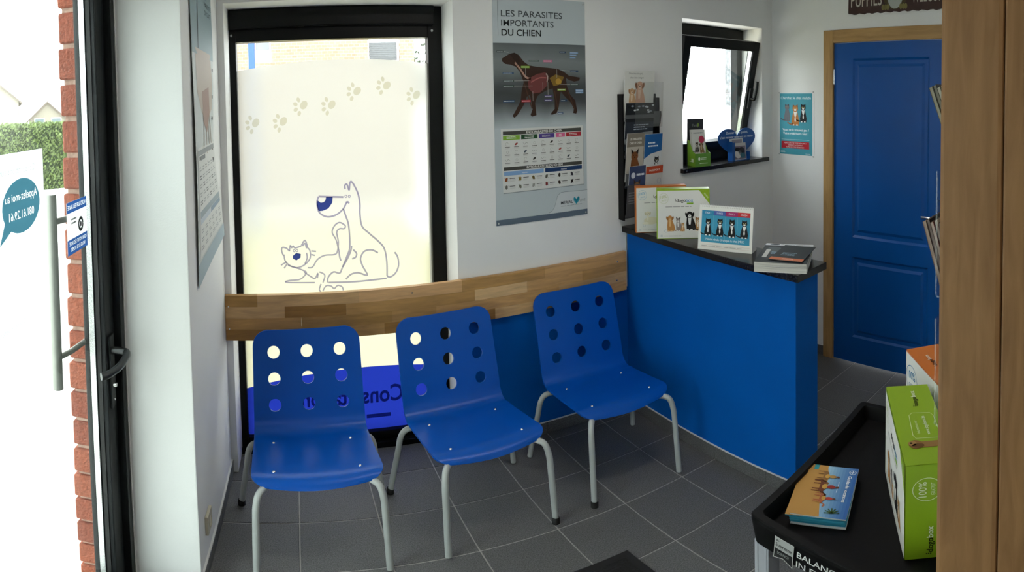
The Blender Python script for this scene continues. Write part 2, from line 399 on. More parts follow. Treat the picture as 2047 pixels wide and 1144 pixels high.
# ---- skirtings: strips of floor tile
def skirting(name, label, p0, p1, thick, h, nrm, joints, kind='structure', dark=False):
    """tiles from p0 to p1 along x or y; nrm is the side they stick out to"""
    root = empty(name, (0, 0, 0), label=label, kind=kind)
    alongx = abs(p1[0] - p0[0]) > abs(p1[1] - p0[1]); a0, a1 = (p0[0], p1[0]) if alongx else (p0[1], p1[1])
    cuts = [a0] + [j for j in joints if min(a0, a1) + .02 < j < max(a0, a1) - .02] + [a1]; cuts.sort()
    for q0, q1 in zip(cuts[:-1], cuts[1:]):
        t = MB(); g = 0.0015
        if alongx: t.box(q0 + g, q1 - g, min(p0[1], p0[1] + nrm * thick), max(p0[1], p0[1] + nrm * thick), 0.003, h, M_TILE)
        else: t.box(min(p0[0], p0[0] + nrm * thick), max(p0[0], p0[0] + nrm * thick), q0 + g, q1 - g, 0.003, h, M_TILE)
        t.build('skirting_tile', root, bevel=0.001, bseg=1)
    t = MB()                                                     # pale mastic bead along the top
    if alongx: t.box(min(a0, a1), max(a0, a1), min(p0[1], p0[1] + nrm * thick * .8), max(p0[1], p0[1] + nrm * thick * .8), h, h + 0.004, M_BEAD)
    else: t.box(min(p0[0], p0[0] + nrm * thick * .8), max(p0[0], p0[0] + nrm * thick * .8), min(a0, a1), max(a0, a1), h, h + 0.004, M_BEAD)
    t.build('mastic_bead', root)
    return root
JX = [i * T for i in range(0, 12)]; JY = [0.25 - j * T for j in range(0, 8)]
skirting('baseboard_left', 'dark tile skirting along the left wall', (XL, -0.825), (XL, 0.0), 0.010, 0.072, 1, JY)
skirting('baseboard_back', 'dark tile skirting under the blue strip of wall', (W1[1], -0.0026), (XC - 0.011, -0.0026), 0.009, 0.072, -1, JX)
skirting('baseboard_right', 'dark tile skirting beside the blue door casing', (XR, -0.478), (XR, 0.0), 0.009, 0.072, -1, JY)
skirting('baseboard_entry', 'thin dark tile skirting at the end of the left wall', (-0.228, -0.825), (XL, -0.825), 0.008, 0.03, -1, [])

# ================================================================== WINDOW 1: tall, frosted
YW = 0.20
win1 = empty('window_1', (0, 0, 0), label='tall black framed window with frosted film, dog and cat drawing', kind='structure')
gx0, gx1, gz0, gz1 = 0.067, 1.068, 0.083, 2.003
for nm, d in (('frame_stile', (W1[0] - .02, gx0, YW, YW + .07, 0.0, 2.15)), ('frame_stile', (gx1, W1[1] + .0, YW, YW + .07, 0.0, 2.15)),
              ('frame_head', (gx0, gx1, YW - 0.002, YW + .07, gz1, 2.15)), ('frame_foot', (gx0, gx1, YW, YW + .07, 0.0, gz0))):
    boxo(nm, d, M_BLACK, win1, bevel=0.004)
boxo('blind_box', (gx0 - .03, gx1 + .03, YW - 0.03, YW - 0.003, 2.06, 2.148), M_BLACK, win1, bevel=0.006)
for x in (gx0 - .022, gx1 + .022):
    t = MB(); lathe(t, [(0.0001, -.003), (.006, -.003), (.006, 0)], M_TUBE, 10, Matrix.Translation((x, YW - .001, 2.035)) @ Matrix.Rotation(-PI / 2, 4, 'X')); t.build('screw_cap', win1)
boxo('threshold', (W1[0] + .001, W1[1] - .001, YW - 0.035, YW - .001, 0.0005, 0.035), M_BLACK, win1, bevel=0.003)
boxo('glass_pane', (gx0, gx1, YW + .034, YW + .040, gz0, gz1), clear_glass('window_glass'), win1)
M_FROST = film('frosted_film', (0.355, 0.352, 0.33), tr=0.85, vary=0.04, blur=1.0)
M_BFILM = film('blue_film', (0.005, 0.011, 0.125), tr=0.85)
M_BFILMD = tint('dark_blue_letters', (0.15, 0.16, 0.22))
M_LINE = tint('grey_violet_line_film', (0.40, 0.38, 0.56))
M_NOSE = tint('blue_nose_film', (0.04, 0.065, 0.30))
M_PAW = tint('pale_paw_film', (0.80, 0.79, 0.68))
YFILM = YW + 0.032
def arc(x0, z0, xm, zm, x1, z1, n=16):
    out = []
    for i in range(n + 1):
        x = x0 + (x1 - x0) * i / n
        l0 = (x - xm) * (x - x1) / ((x0 - xm) * (x0 - x1)); l1 = (x - x0) * (x - x1) / ((xm - x0) * (xm - x1)); l2 = (x - x0) * (x - xm) / ((x1 - x0) * (x1 - xm))
        out.append((x, z0 * l0 + zm * l1 + z1 * l2))
    return out
top = arc(gx0, 1.876, 0.55, 1.912, gx1, 1.886); wave = arc(gx0, 0.352, 0.72, 0.442, gx1, 0.412)
c = Canvas(); c.b.v = []
for (xa, za), (xb, zb), (_, wa), (_, wb) in zip(top[:-1], top[1:], wave[:-1], wave[1:]):
    c.b.face([(xa, 0, wa), (xb, 0, wb), (xb, 0, zb), (xa, 0, za)], M_FROST)
c.build('frosted_film', win1, (0, YFILM, 0))['label'] = 'milky frosted film with arched top edge'
c = Canvas()
for (xa, wa), (xb, wb) in zip(wave[:-1], wave[1:]): c.b.face([(xa, 0, gz0), (xb, 0, gz0), (xb, 0, wb), (xa, 0, wa)], M_BFILM)
c.build('blue_film', win1, (0, YFILM, 0))['label'] = 'blue film band along the foot of the pane'
c = Canvas()
c.text('Consultations', 0.892, 0.240, 0.092, M_BFILMD, L=2, width=0.585, mirror=True, bold=0.02)
c.rect(0.692, 0.150, 0.822, 0.172, M_BFILMD, 2); c.rect(0.30, 0.150, 0.66, 0.168, M_BFILMD, 2)
c.build('film_lettering', win1, (0, YFILM, 0))['label'] = 'dark mirrored lettering on the blue film'
STROKES = {
 'back': [(0.612, 1.326), (0.611, 1.343), (0.623, 1.346), (0.633, 1.32), (0.638, 1.353), (0.647, 1.358), (0.662, 1.338), (0.68, 1.3), (0.688, 1.254), (0.687, 1.208), (0.696, 1.15), (0.734, 1.113), (0.779, 1.075), (0.811, 1.037), (0.823, 0.976), (0.823, 0.901)],
 'tail': [(0.867, 1.015), (0.883, 0.989), (0.886, 0.947), (0.868, 0.912), (0.84, 0.896), (0.823, 0.901)], 'base': [(0.511, 0.89), (0.648, 0.886), (0.82, 0.891)], 'muz0': [(0.472, 1.298), (0.537, 1.294), (0.602, 1.29)],
 'muz': [(0.472, 1.298), (0.463, 1.27), (0.47, 1.23), (0.496, 1.208), (0.528, 1.202), (0.567, 1.212), (0.6, 1.236), (0.614, 1.258), (0.623, 1.267)], 'smile': [(0.614, 1.264), (0.625, 1.266), (0.631, 1.259)],
 'neck': [(0.6, 1.236), (0.612, 1.201), (0.624, 1.165), (0.629, 1.107), (0.627, 1.048), (0.613, 1.014), (0.585, 0.956), (0.571, 0.933), (0.539, 0.94), (0.512, 0.918), (0.505, 0.89)],
 'leg2': [(0.638, 1.06), (0.633, 1.036), (0.612, 0.996), (0.588, 0.962)], 'leg3': [(0.571, 1.04), (0.574, 1.01), (0.58, 0.992)],
 'hind': [(0.777, 1.018), (0.745, 1.034), (0.705, 1.03), (0.684, 0.998), (0.693, 0.961), (0.717, 0.914), (0.669, 0.929), (0.63, 0.923), (0.603, 0.901)], 'chest': [(0.646, 1.041), (0.663, 1.023), (0.658, 1.005), (0.639, 0.998)]}
CATS = {
 'ctail': [(0.571, 1.04), (0.557, 1.093), (0.538, 1.129), (0.552, 1.16), (0.579, 1.173), (0.607, 1.157), (0.601, 1.143), (0.578, 1.144), (0.562, 1.128), (0.569, 1.081), (0.561, 1.034), (0.542, 1.023), (0.496, 1.022), (0.457, 1.004), (0.43, 0.969), (0.404, 0.967)],
 'ear1': [(0.28, 1.028), (0.272, 1.049), (0.275, 1.067), (0.297, 1.063), (0.312, 1.048)], 'ear2': [(0.375, 1.074), (0.395, 1.097), (0.409, 1.059)], 'head': [(0.283, 1.034), (0.288, 1.004), (0.314, 0.979), (0.352, 0.969), (0.391, 0.983), (0.418, 1.011), (0.419, 1.047), (0.409, 1.059)],
 'ear2b': [(0.381, 1.071), (0.394, 1.083), (0.401, 1.059)], 'fluff': [(0.312, 1.048), (0.317, 1.076), (0.324, 1.065), (0.332, 1.073), (0.342, 1.063), (0.375, 1.072)], 'mouth': [(0.401, 1.038), (0.403, 1.012), (0.391, 0.986)],
 'w1': [(0.426, 1.046), (0.451, 1.043)], 'w2': [(0.425, 1.029), (0.444, 1.024)], 'w3': [(0.295, 0.998), (0.265, 0.983)], 'w4': [(0.298, 0.989), (0.281, 0.968)],
 'cb1': [(0.301, 0.982), (0.352, 0.966), (0.384, 0.953), (0.396, 0.941), (0.363, 0.912), (0.305, 0.908), (0.295, 0.899), (0.44, 0.893)], 'cb2': [(0.384, 0.947), (0.422, 0.922), (0.441, 0.913), (0.457, 0.938), (0.454, 0.914)], 'cb3': [(0.465, 0.944), (0.493, 0.927), (0.482, 0.891)],
 'h1': [(0.472, 0.885), (0.462, 0.859), (0.47, 0.847)], 'h2': [(0.48, 0.85), (0.498, 0.874), (0.524, 0.872), (0.54, 0.859), (0.559, 0.873), (0.582, 0.865), (0.588, 0.847)]}
c = Canvas()
for k, p in STROKES.items(): c.line(p, 0.0085, M_LINE, 2, 5)
c.poly([(0.511, 1.294), (0.546, 1.293), (0.543, 1.267), (0.522, 1.241), (0.492, 1.231), (0.47, 1.23), (0.462, 1.259), (0.466, 1.280), (0.472, 1.276), (0.482, 1.269), (0.496, 1.270), (0.507, 1.278)], M_NOSE, 3)
for x, z in ((0.615, 1.293), (0.633, 1.292)): c.ring(x, z, 0.0055, 0.004, M_LINE, 3, 10)
c.build('dog_drawing', win1, (0, YFILM, 0))['label'] = 'line drawing of a sitting dog with big blue nose'
c = Canvas()
for k, p in CATS.items(): c.line(p, 0.0075, M_LINE, 2, 5)
c.poly([(0.328, 1.026), (0.348, 1.04), (0.371, 1.034), (0.369, 1.016), (0.347, 1.004), (0.33, 1.012)], M_NOSE, 3)
for x, z in ((0.337, 1.05), (0.351, 1.05)): c.ring(x, z, 0.0055, 0.004, M_LINE, 3, 10)
c.build('cat_drawing', win1, (0, YFILM, 0))['label'] = 'line drawing of a crouching cat with curled tail'
for (x, z), a in zip(((0.145, 1.635), (0.289, 1.637), (0.397, 1.707), (0.543, 1.704), (0.677, 1.763), (0.835, 1.785), (0.995, 1.736)), (1.2, 1.0, .9, .9, .8, .6, .3)):
    c = Canvas(); a = -0.5
    c.ell(0.012, 0.004, 0.022, 0.017, M_PAW, 2, 14, 0.6)
    for q in range(4):
        t = 1.9 + q * 0.75; c.ell(0.034 * math.cos(t), 0.034 * math.sin(t), 0.012, 0.009, M_PAW, 2, 10, t)
    c.build('paw_print', win1, (x, YFILM, z), (0, random.uniform(-.3, .3), 0))

# ================================================================== WINDOW 2: small, tilted inwards
win2 = empty('window_2', (0, 0, 0), label='small black window tilted open above the counter', kind='structure')
fz0, fz1 = 1.306, 2.142
for nm, d in (('frame_stile', (W2[0], W2[0] + .055, YW, YW + .07, fz0, fz1)), ('frame_stile', (W2[1] - .055, W2[1], YW, YW + .07, fz0, fz1)),
              ('frame_head', (W2[0] + .055, W2[1] - .055, YW, YW + .07, fz1 - .06, fz1)), ('frame_foot', (W2[0] + .055, W2[1] - .055, YW, YW + .07, fz0, fz0 + .075))):
    boxo(nm, d, M_BLACK, win2, bevel=0.004)
boxo('blind_box', (W2[0] + .01, W2[1] - .02, YW - .03, YW - .002, 2.065, 2.139), M_BLACK, win2, bevel=0.006)
boxo('window_sill', (W2[0] - .022, W2[1] + .048, -0.032, YW + .02, 1.2815, 1.306), M_STONE, win2, bevel=0.003)['label'] = 'polished black stone window sill'
sx0, sx1, sh = 2.655, 3.405, 0.700
b = MB(); w = 0.062
b.box(sx0, sx0 + w, -.03, .03, 0, sh, M_BLACK); b.box(sx1 - w, sx1, -.03, .03, 0, sh, M_BLACK); b.box(sx0 + w, sx1 - w, -.03, .03, sh - w, sh, M_BLACK); b.box(sx0 + w, sx1 - w, -.03, .03, 0, w, M_BLACK)
sash = b.build('sash', win2, (0, YW - 0.012, 1.372), (math.radians(13.5), 0, 0), bevel=0.004)
sash['label'] = 'black sash tilted into the room'
boxo('glass_pane', (sx0 + w, sx1 - w, -.004, .002, w, sh - w), clear_glass('window_glass'), sash)
boxo('glazing_spacer', (sx1 - w - .004, sx1 - w - .0005, -.016, .016, w, sh - w), M_CHROME, sash)
b = MB(); b.tube(spline([(3.372, -.032, .335), (3.372, -.070, .335), (3.374, -.083, .345), (3.377, -.085, .40), (3.380, -.080, .455)], 4), 0.010, M_BLACK, 10); b.box(3.355, 3.389, -.046, -.030, .27, .40, M_BLACK)
b.build('window_handle', sash, smooth=40)
b = MB(); b.tube(spline([(2.70, 0.19, 2.06), (2.695, 0.13, 2.075), (2.69, 0.075, 2.05), (2.69, 0.045, 2.01)], 4), 0.007, M_TUBE, 8); b.build('stay_arm', win2, smooth=40)

# ================================================================== DOOR 2: blue panelled
door2 = empty('door_2', (XR, 0, 0), label='blue panelled interior door in an oak casing', kind='structure')
b = MB()
zs_up = (0.845, 1.928); zs_lo = (0.185, 0.722); py0, py1 = -1.275, -0.705
ly0, ly1 = DY0 + .003, DY1 - .003
b.box(0.012, 0.050, ly0, ly1, 0.006, DZ - .004, M_DOORBLUE)
leaf = b.build('door_leaf', door2, bevel=0.002)
def stile(d): b2.box(*d, M_DOORBLUE)
b2 = MB(); o_ = 0.0015
for d in ((o_, .013, ly0, py0, .006, DZ - .004), (o_, .013, py1, ly1, .006, DZ - .004), (o_, .013, py0, py1, .006, zs_lo[0]), (o_, .013, py0, py1, zs_lo[1], zs_up[0]), (o_, .013, py0, py1, zs_up[1], DZ - .004)): stile(d)
b2.build('door_rails', leaf)
for z0, z1 in (zs_up, zs_lo):
    p = MB(); ins = (0.0, 0.014, 0.034, 0.052); dep = (0.0015, 0.0125, 0.0125, 0.004)      # moulded edge, flat ditch, raised field
    loops = [[(dep[i], a, z) for a, z in ((py0 + ins[i], z0 + ins[i]), (py1 - ins[i], z0 + ins[i]), (py1 - ins[i], z1 - ins[i]), (py0 + ins[i], z1 - ins[i]))] for i in range(4)]
    for i in range(3):
        for j in range(4):
            k = (j + 1) % 4; p.face([loops[i][j], loops[i][k], loops[i + 1][k], loops[i + 1][j]], M_DOORBLUE)
    p.face(loops[3], M_DOORBLUE); p.build('raised_panel', leaf)
for z in (1.82, 0.172):
    t = MB(); t.tube([(0.0, DY1 - .002, z - .045), (0.0, DY1 - .002, z + .045)], .007, M_CHROME, 10); t.build('hinge', leaf, smooth=40)
t = MB(); t.box(-.006, .0016, -1.385, -1.345, .92, 1.13, M_CHROME); t.tube([(-.004, -1.365, 1.03), (-.045, -1.365, 1.03), (-.052, -1.355, 1.03), (-.052, -1.245, 1.03)], .0085, M_CHROME, 10); t.build('door_handle', leaf, smooth=40)
cw = 0.078
boxo('casing_jamb', (-0.016, 0.03, DY1, DY1 + cw, 0.0, DZ + cw), M_OAK, door2, bevel=0.004); boxo('casing_jamb', (-0.016, 0.03, DY0 - cw, DY0, 0.0, DZ + cw), M_OAK, door2, bevel=0.004)
boxo('casing_head', (-0.016, 0.03, DY0, DY1, DZ, DZ + cw), M_OAKX, door2, bevel=0.004)
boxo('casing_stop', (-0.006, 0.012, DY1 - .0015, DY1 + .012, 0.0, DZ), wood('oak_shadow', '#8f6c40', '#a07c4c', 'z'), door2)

# ================================================================== DOOR 1: glass entrance door (seen obliquely, far left)
door1 = empty('door_1', (-0.29, 0, 0), label='black framed glass entrance door with lever handle', kind='structure')
M_BF = mat('black_aluminium', (0.006, 0.008, 0.009), rough=0.5, spec=0.25)
boxo('door_frame', (-0.035, 0.064, -0.868, -0.832, 0.0, 2.185), M_BF, door1, bevel=0.003); boxo('door_frame', (-0.035, 0.064, -1.858, -1.822, 0.0, 2.185), M_BF, door1, bevel=0.003); boxo('door_frame', (-0.035, 0.064, -1.822, -0.868, 2.148, 2.185), M_BF, door1, bevel=0.003)
b = MB(); s0, s1 = -1.818, -0.872
b.box(-.035, .040, s1 - .078, s1, .012, 2.143, M_BF); b.box(-.035, .040, s0, s0 + .078, .012, 2.143, M_BF); b.box(-.035, .040, s0 + .078, s1 - .078, 2.065, 2.143, M_BF); b.box(-.035, .040, s0 + .078, s1 - .078, .012, .115, M_BF)
leaf1 = b.build('door_leaf', door1, bevel=0.004)
ge = s1 - .078
for xg in (-.016, .008): boxo('glass_pane', (xg - .002, xg + .002, s0 + .078, ge, .115, 2.065), clear_glass('door_glass', (0.86, 0.885, 0.87), 0.045), leaf1)
M_SPACER = mat('aluminium_spacer', (0.75, 0.78, 0.76), rough=0.3, metal=0.6, vary=0.5, vscale=400)
boxo('glazing_spacer', (-.013, .005, ge - .007, ge, .115, 2.065), M_SPACER, leaf1); boxo('glazing_gasket', (.010, .024, ge - .004, ge + .001, .115, 2.065), M_RUBBER, leaf1)
hz = 1.02; yh = -0.915
b = MB(); b.box(.040, .048, yh - .02, yh + .02, hz - .19, hz + .05, M_BF)
hp = b.build('handle_plate', leaf1, bevel=0.003)
b = MB(); b.tube(spline([(.045, yh, hz), (.085, yh, hz), (.102, yh - .012, hz), (.108, yh - .05, hz - .002), (.104, yh - .10, hz - .008), (.086, yh - .150, hz - .012), (.072, yh - .165, hz - .012)], 5), .0115, mat('black_grey_handle', (0.018, 0.020, 0.021), rough=0.35), 12); b.build('lever_handle', leaf1, smooth=40)
b = MB(); lathe(b, [(0.0001, .012), (.007, .012), (.0085, 0)], M_CHROME, 12, Matrix.Translation((.046, yh, hz - .115)) @ Matrix.Rotation(PI / 2, 4, 'Y')); lathe(b, [(0.0001, .006), (.004, .006), (.005, 0)], M_CHROME, 10, Matrix.Translation((.046, yh, hz - .165)) @ Matrix.Rotation(PI / 2, 4, 'Y')); b.build('lock_cylinder', leaf1, smooth=40)
M_STEEL = mat('brushed_steel', (0.30, 0.30, 0.27), rough=0.5, metal=0.6)
b = MB(); b.tube([(-.065, -1.092, .955), (-.065, -1.092, 1.51)], .0165, M_STEEL, 14)
pb = b.build('pull_bar', leaf1, smooth=40)
for z in (1.05, 1.435):
    b = MB(); b.tube([(-.065, -1.092, z), (-.046, -1.03, z), (-.034, -0.93, z)], .009, M_STEEL, 10); b.build('bar_bracket', pb, smooth=40)

# ---- brick reveal outside the glass door: every brick its own piece
M_BRICK = [mat('red_brick_%d' % i, c_, rough=0.9, spec=0.15, vary=0.22, vscale=60, bump=0.8, bscale=90) for i, c_ in enumerate(((0.26, 0.075, 0.045), (0.235, 0.07, 0.045), (0.285, 0.085, 0.05)))]
M_MORTAR = mat('pink_grey_mortar', (0.42, 0.27, 0.21), rough=0.95, vary=0.2, vscale=50, bump=0.4)
b = MB(); b.box(-.425, -.345, -.818, .31, -.1, 2.45, M_MORTAR)
pier = tag(b.build('brick_pier'), 'rough red brick reveal outside the glass door', 'brick wall')
z = 1.703 - .1105 * 17
while z < 2.36:
    q = MB(); h0, h1 = z + .008, z + .1025; x0, x1 = -.437 + random.uniform(-.003, .003), -.334; y0 = -.832 + random.uniform(-.003, .003)
    n = 4; m_ = random.choice(M_BRICK)
    for (xa, xb, ya, yb) in ((x0, x1, y0, y0 + .19), (x0, x1, y0 + .202, y0 + .39), (x0, x1, y0 + .402, y0 + .59)):
        q = MB(); q.box(xa, xb, ya, yb, h0, h1, random.choice(M_BRICK)); q.build('brick', pier, bevel=0.005, bseg=1)
    z += .1105

# ================================================================== WOODEN RAIL across the window and wall
ry0, ry1, rz0, rz1 = -0.030, -0.0030, 0.714, 0.921
rail = empty('wooden_rail', (0, 0, 0), label='finger jointed oak rail running behind the blue chairs', cat='rail')
SH = ['#9a7644', '#b8956a', '#8a6534', '#c4a276', '#a57f4e', '#b48c5c', '#7d5a2e', '#c0986c']
SM = [wood('oak_stave_%d' % i, s_, '#%02x%02x%02x' % tuple(min(255, int(int(s_[k:k + 2], 16) * 1.16)) for k in (1, 3, 5)), 'x', scale=11) for i, s_ in enumerate(SH)]
rows = [([0.157, 0.64, 1.155, 1.617], [0, 1, 7, 4, 5]), ([0.286, 0.578, 1.221, 1.512, 1.85], [1, 2, 4, 3, 5, 4]), ([0.364, 0.80, 1.02, 1.70], [4, 0, 4, 5, 1]), ([0.22, 0.76, 1.329, 1.93], [2, 4, 2, 1, 5])]
hrow = (rz1 - rz0) / 4
for r_, (cuts, cols) in enumerate(rows):
    xs = [0.002] + cuts + [2.150]
    for x0, x1, k in zip(xs[:-1], xs[1:], cols):
        t = MB(); z1 = rz1 - r_ * hrow; t.box(x0, x1 - .0004, ry0 + random.uniform(0, .0004), ry1, z1 - hrow + .0003, z1, SM[k]); t.build('stave', rail)
for x, z in ((0.018, 0.872), (0.019, 0.769), (0.90, 0.893), (2.085, 0.876), (2.08, 0.778)):
    t = MB(); lathe(t, [(0.0001, .0015), (.0035, .0015), (.0045, 0)], M_CHROME, 10, Matrix.Translation((x, ry0, z)) @ Matrix.Rotation(PI / 2, 4, 'X')); t.build('screw', rail)

# ================================================================== CHAIRS
HA, ROWP = 0.1477, 0.1111                          # hole pitch across and along the back
def make_shell():
    prof = [(.5985, .8135), (.5718, .7265), (.5395, .620), (.5072, .514), (.4900, .458), (.4660, .421), (.430, .4065), (.3785, .4056), (.25, .4185), (.1317, .4309), (.092, .4295), (.064, .418), (.046, .398)]
    fine = spline([(0, y, z) for y, z in prof], 24)
    S = [0.0]
    for p_, q_ in zip(fine[:-1], fine[1:]): S.append(S[-1] + (q_ - p_).length)
    L = S[-1]
    def at(s):
        s = max(0, min(L, s)); i = 0
        import bisect
        i = min(max(bisect.bisect_right(S, s) - 1, 0), len(S) - 2)
        return fine[i].lerp(fine[i + 1], (s - S[i]) / (S[i + 1] - S[i]))
    HW, n = 0.240, 6
    s_h = [math.hypot(.5985 - .5718, .8135 - .7265) + k * ROWP for k in range(3)]      # arc length of the hole rows
    st, sb = s_h[0] - ROWP / 2, s_h[2] + ROWP / 2
    R1, R2 = 0.062, 0.075
    def half(s):
        if s < R1: return HW - (R1 - math.sqrt(max(0, R1 * R1 - (R1 - s) ** 2)))
        e = L - s
        if e < R2: return HW - (R2 - math.sqrt(max(0, R2 * R2 - (R2 - e) ** 2)))
        return HW
    xs = [-HW] + [-1.5 * HA + HA * i / n for i in range(3 * n + 1)] + [HW]
    top_s = [0.0, 0.0015, 0.005, 0.011, 0.02]; hole_s = [st + ROWP * i / n for i in range(3 * n + 1)]
    k = 26; rest = [sb + (L - 0.03 - sb) * i / k for i in range(1, k + 1)] + [L - .018, L - .009, L - .004, L - .0012, L]
    ss = [s for s in top_s if s < st - .004] + hole_s + rest
    i0 = ss.index(hole_s[0])
    V = {}; verts = []; faces = []
    def vid(x, s):
        key = (round(x, 6), round(s, 6))
        if key not in V:
            h_ = half(s); xx = x
            if abs(x) > 1.5 * HA - 1e-6 or s < st - 1e-6 or s > sb + 1e-6: xx = x * h_ / HW if (s < st - 1e-6 or s > sb + 1e-6) else max(-h_, min(h_, x))
            p_ = at(s); bow = 0.004 * (x / HW) ** 2 if s < sb else 0
            # the seat is slightly dished across and its front edge bows forward
            f_ = max(0.0, (s - (L - .12)) / .12); p2 = (xx, p_.y - bow + f_ * .016 * (x / HW) ** 2, p_.z + (0.006 * (x / HW) ** 2 if s > sb + .1 else 0))
            V[key] = len(verts); verts.append(p2)
        return V[key]
    for a in range(len(ss) - 1):
        for c_ in range(len(xs) - 1):
            inhole = 1 <= c_ <= 3 * n and i0 <= a < i0 + 3 * n
            if not inhole: faces.append((vid(xs[c_], ss[a]), vid(xs[c_ + 1], ss[a]), vid(xs[c_ + 1], ss[a + 1]), vid(xs[c_], ss[a + 1])))
    r_h = 0.0272
    for hi in range(3):
        for hj in range(3):
            cx_, cs_ = (hi - 1) * HA, s_h[hj]
            X_ = xs[1 + hi * n:2 + (hi + 1) * n]; S_ = hole_s[hj * n:(hj + 1) * n + 1]
            ringp = [(x, S_[0]) for x in X_[:-1]] + [(X_[-1], s) for s in S_[:-1]] + [(x, S_[-1]) for x in reversed(X_[1:])] + [(X_[0], s) for s in reversed(S_[1:])]
            inner = []; mid = []
            for (x, s) in ringp:
                t = math.atan2((s - cs_) / ROWP, (x - cx_) / HA)
                inner.append(vid(cx_ + r_h * math.cos(t), cs_ + r_h * math.sin(t)))
            outer = [vid(x, s) for x, s in ringp]; N = len(outer)
            for q in range(N): faces.append((outer[q], outer[(q + 1) % N], inner[(q + 1) % N], inner[q]))
    me = bpy.data.meshes.new('chair_shell'); me.from_pydata(verts, [], faces); me.materials.append(M_CHAIR)
    bm = bmesh.new(); bm.from_mesh(me); bmesh.ops.recalc_face_normals(bm, faces=bm.faces)
    up = sum((f.normal.z for f in bm.faces)); 
    if up < 0: bmesh.ops.reverse_faces(bm, faces=bm.faces)
    th = 0.010
    bm.verts.ensure_lookup_table(); bm.normal_update()
    nv = [v.co - v.normal * th for v in bm.verts]
    geo = bmesh.ops.duplicate(bm, geom=list(bm.verts) + list(bm.edges) + list(bm.faces))
    mp = geo['vert_map']; old = [v for v in bm.verts]
    n0 = len(nv); bm.verts.ensure_lookup_table()
    for i in range(n0): mp[bm.verts[i]].co = nv[i]
    newf = [f for f in geo['geom'] if isinstance(f, bmesh.types.BMFace)]; bmesh.ops.reverse_faces(bm, faces=newf)
    bnd = [e for e in bm.edges if e.is_boundary and e.verts[0].index < n0 and e.verts[1].index < n0 and e.verts[0] in mp and e.verts[0].index >= 0]
    done = set()
    for e in [e for e in bnd]:
        a_, b_ = e.verts
        if a_ in mp and b_ in mp and mp[a_] is not a_:
            k_ = tuple(sorted((id(a_), id(b_))))
            if k_ in done: continue
            done.add(k_)
            try: bm.faces.new((a_, b_, mp[b_], mp[a_]))
            except ValueError: pass
    bmesh.ops.recalc_face_normals(bm, faces=bm.faces)
    bm.to_mesh(me); bm.free()
    me.polygons.foreach_set('use_smooth', [True] * len(me.polygons)); me.set_sharp_from_angle(angle=math.radians(42))
    return me
SHELL = make_shell()
def leg_pts(kind, s):
    if kind == 'f': p = [(s * .13, .150, .395), (s * .185, .085, .400), (s * .212, .048, .392), (s * .2225, .030, .345), (s * .225, .022, .28), (s * .2285, .007, .10), (s * .23, 0, .006)]
    else: p = [(s * .13, .37, .382), (s * .195, .435, .374), (s * .243, .450, .362), (s * .266, .458, .325), (s * .277, .468, .25), (s * .300, .492, .09), (s * .31, .5021, .006)]
    return spline(p, 5)
LEGM = {}
for kind in 'fb':
    for s in (-1, 1):
        t = MB(); t.tube(leg_pts(kind, s), .0132, M_TUBE, 14); o = t.build('leg', smooth=40); LEGM[kind, s] = o.data; bpy.data.objects.remove(o)
t = MB()
for s in (-1, 1): t.tube([(s * .13, .150, .395), (s * .13, .37, .382)], .0115, M_TUBE, 10)
for y, z in ((.16, .395), (.36, .383)): t.tube([(-.13, y, z), (.13, y, z)], .0105, M_TUBE, 10)
o = t.build('seat_support', smooth=40); SUPM = o.data; bpy.data.objects.remove(o)
t = MB(); lathe(t, [(0.0001, .0042), (.004, .0038), (.0068, .001), (.007, 0)], M_CHROME, 12); o = t.build('screw', smooth=50); SCRM = o.data; bpy.data.objects.remove(o)
t = MB(); lathe(t, [(0.0001, .0), (.0165, 0), (.0165, .028), (.0135, .034)], M_RUBBER, 14); o = t.build('foot_cap', smooth=40); CAPM = o.data; bpy.data.objects.remove(o)
FEET = {('f', -1): (-.23, 0), ('f', 1): (.23, 0), ('b', -1): (-.31, .5021), ('b', 1): (.31, .5021)}
for (x, y, a, lab, caps) in ((0.407, -0.7539, 0.0432, 'blue moulded chair nearest the glass door, in front of the window', (('b', -1), ('b', 1))),
                             (1.0824, -0.7062, 0.0865, 'middle one of the three blue moulded chairs', (('f', 1), ('b', -1))),
                             (1.7341, -0.6807, -0.0371, 'blue moulded chair standing beside the blue counter', (('f', -1),))):
    ch = empty('chair', (x, y, 0), a, lab, 'chair', 'blue waiting room chairs')
    link('seat_shell', SHELL, ch)
    for k in (('f', -1), ('f', 1), ('b', -1), ('b', 1)):
        lg = link('leg', LEGM[k], ch)
        if k in caps: link('foot_cap', CAPM, lg, (FEET[k][0], FEET[k][1], 0.0005))['label'] = 'black rubber foot cap'
    link('seat_support', SUPM, ch)
    for sx, sy, sz, tl in ((-.1583, .3785, .4085, -.02), (.1583, .3785, .4085, -.02), (-.158, .1317, .4335, -.06), (.158, .1317, .4335, -.06)):
        link('screw', SCRM, ch, (sx, sy, sz), (tl, 0, 0))['label'] = 'shiny domed screw head'

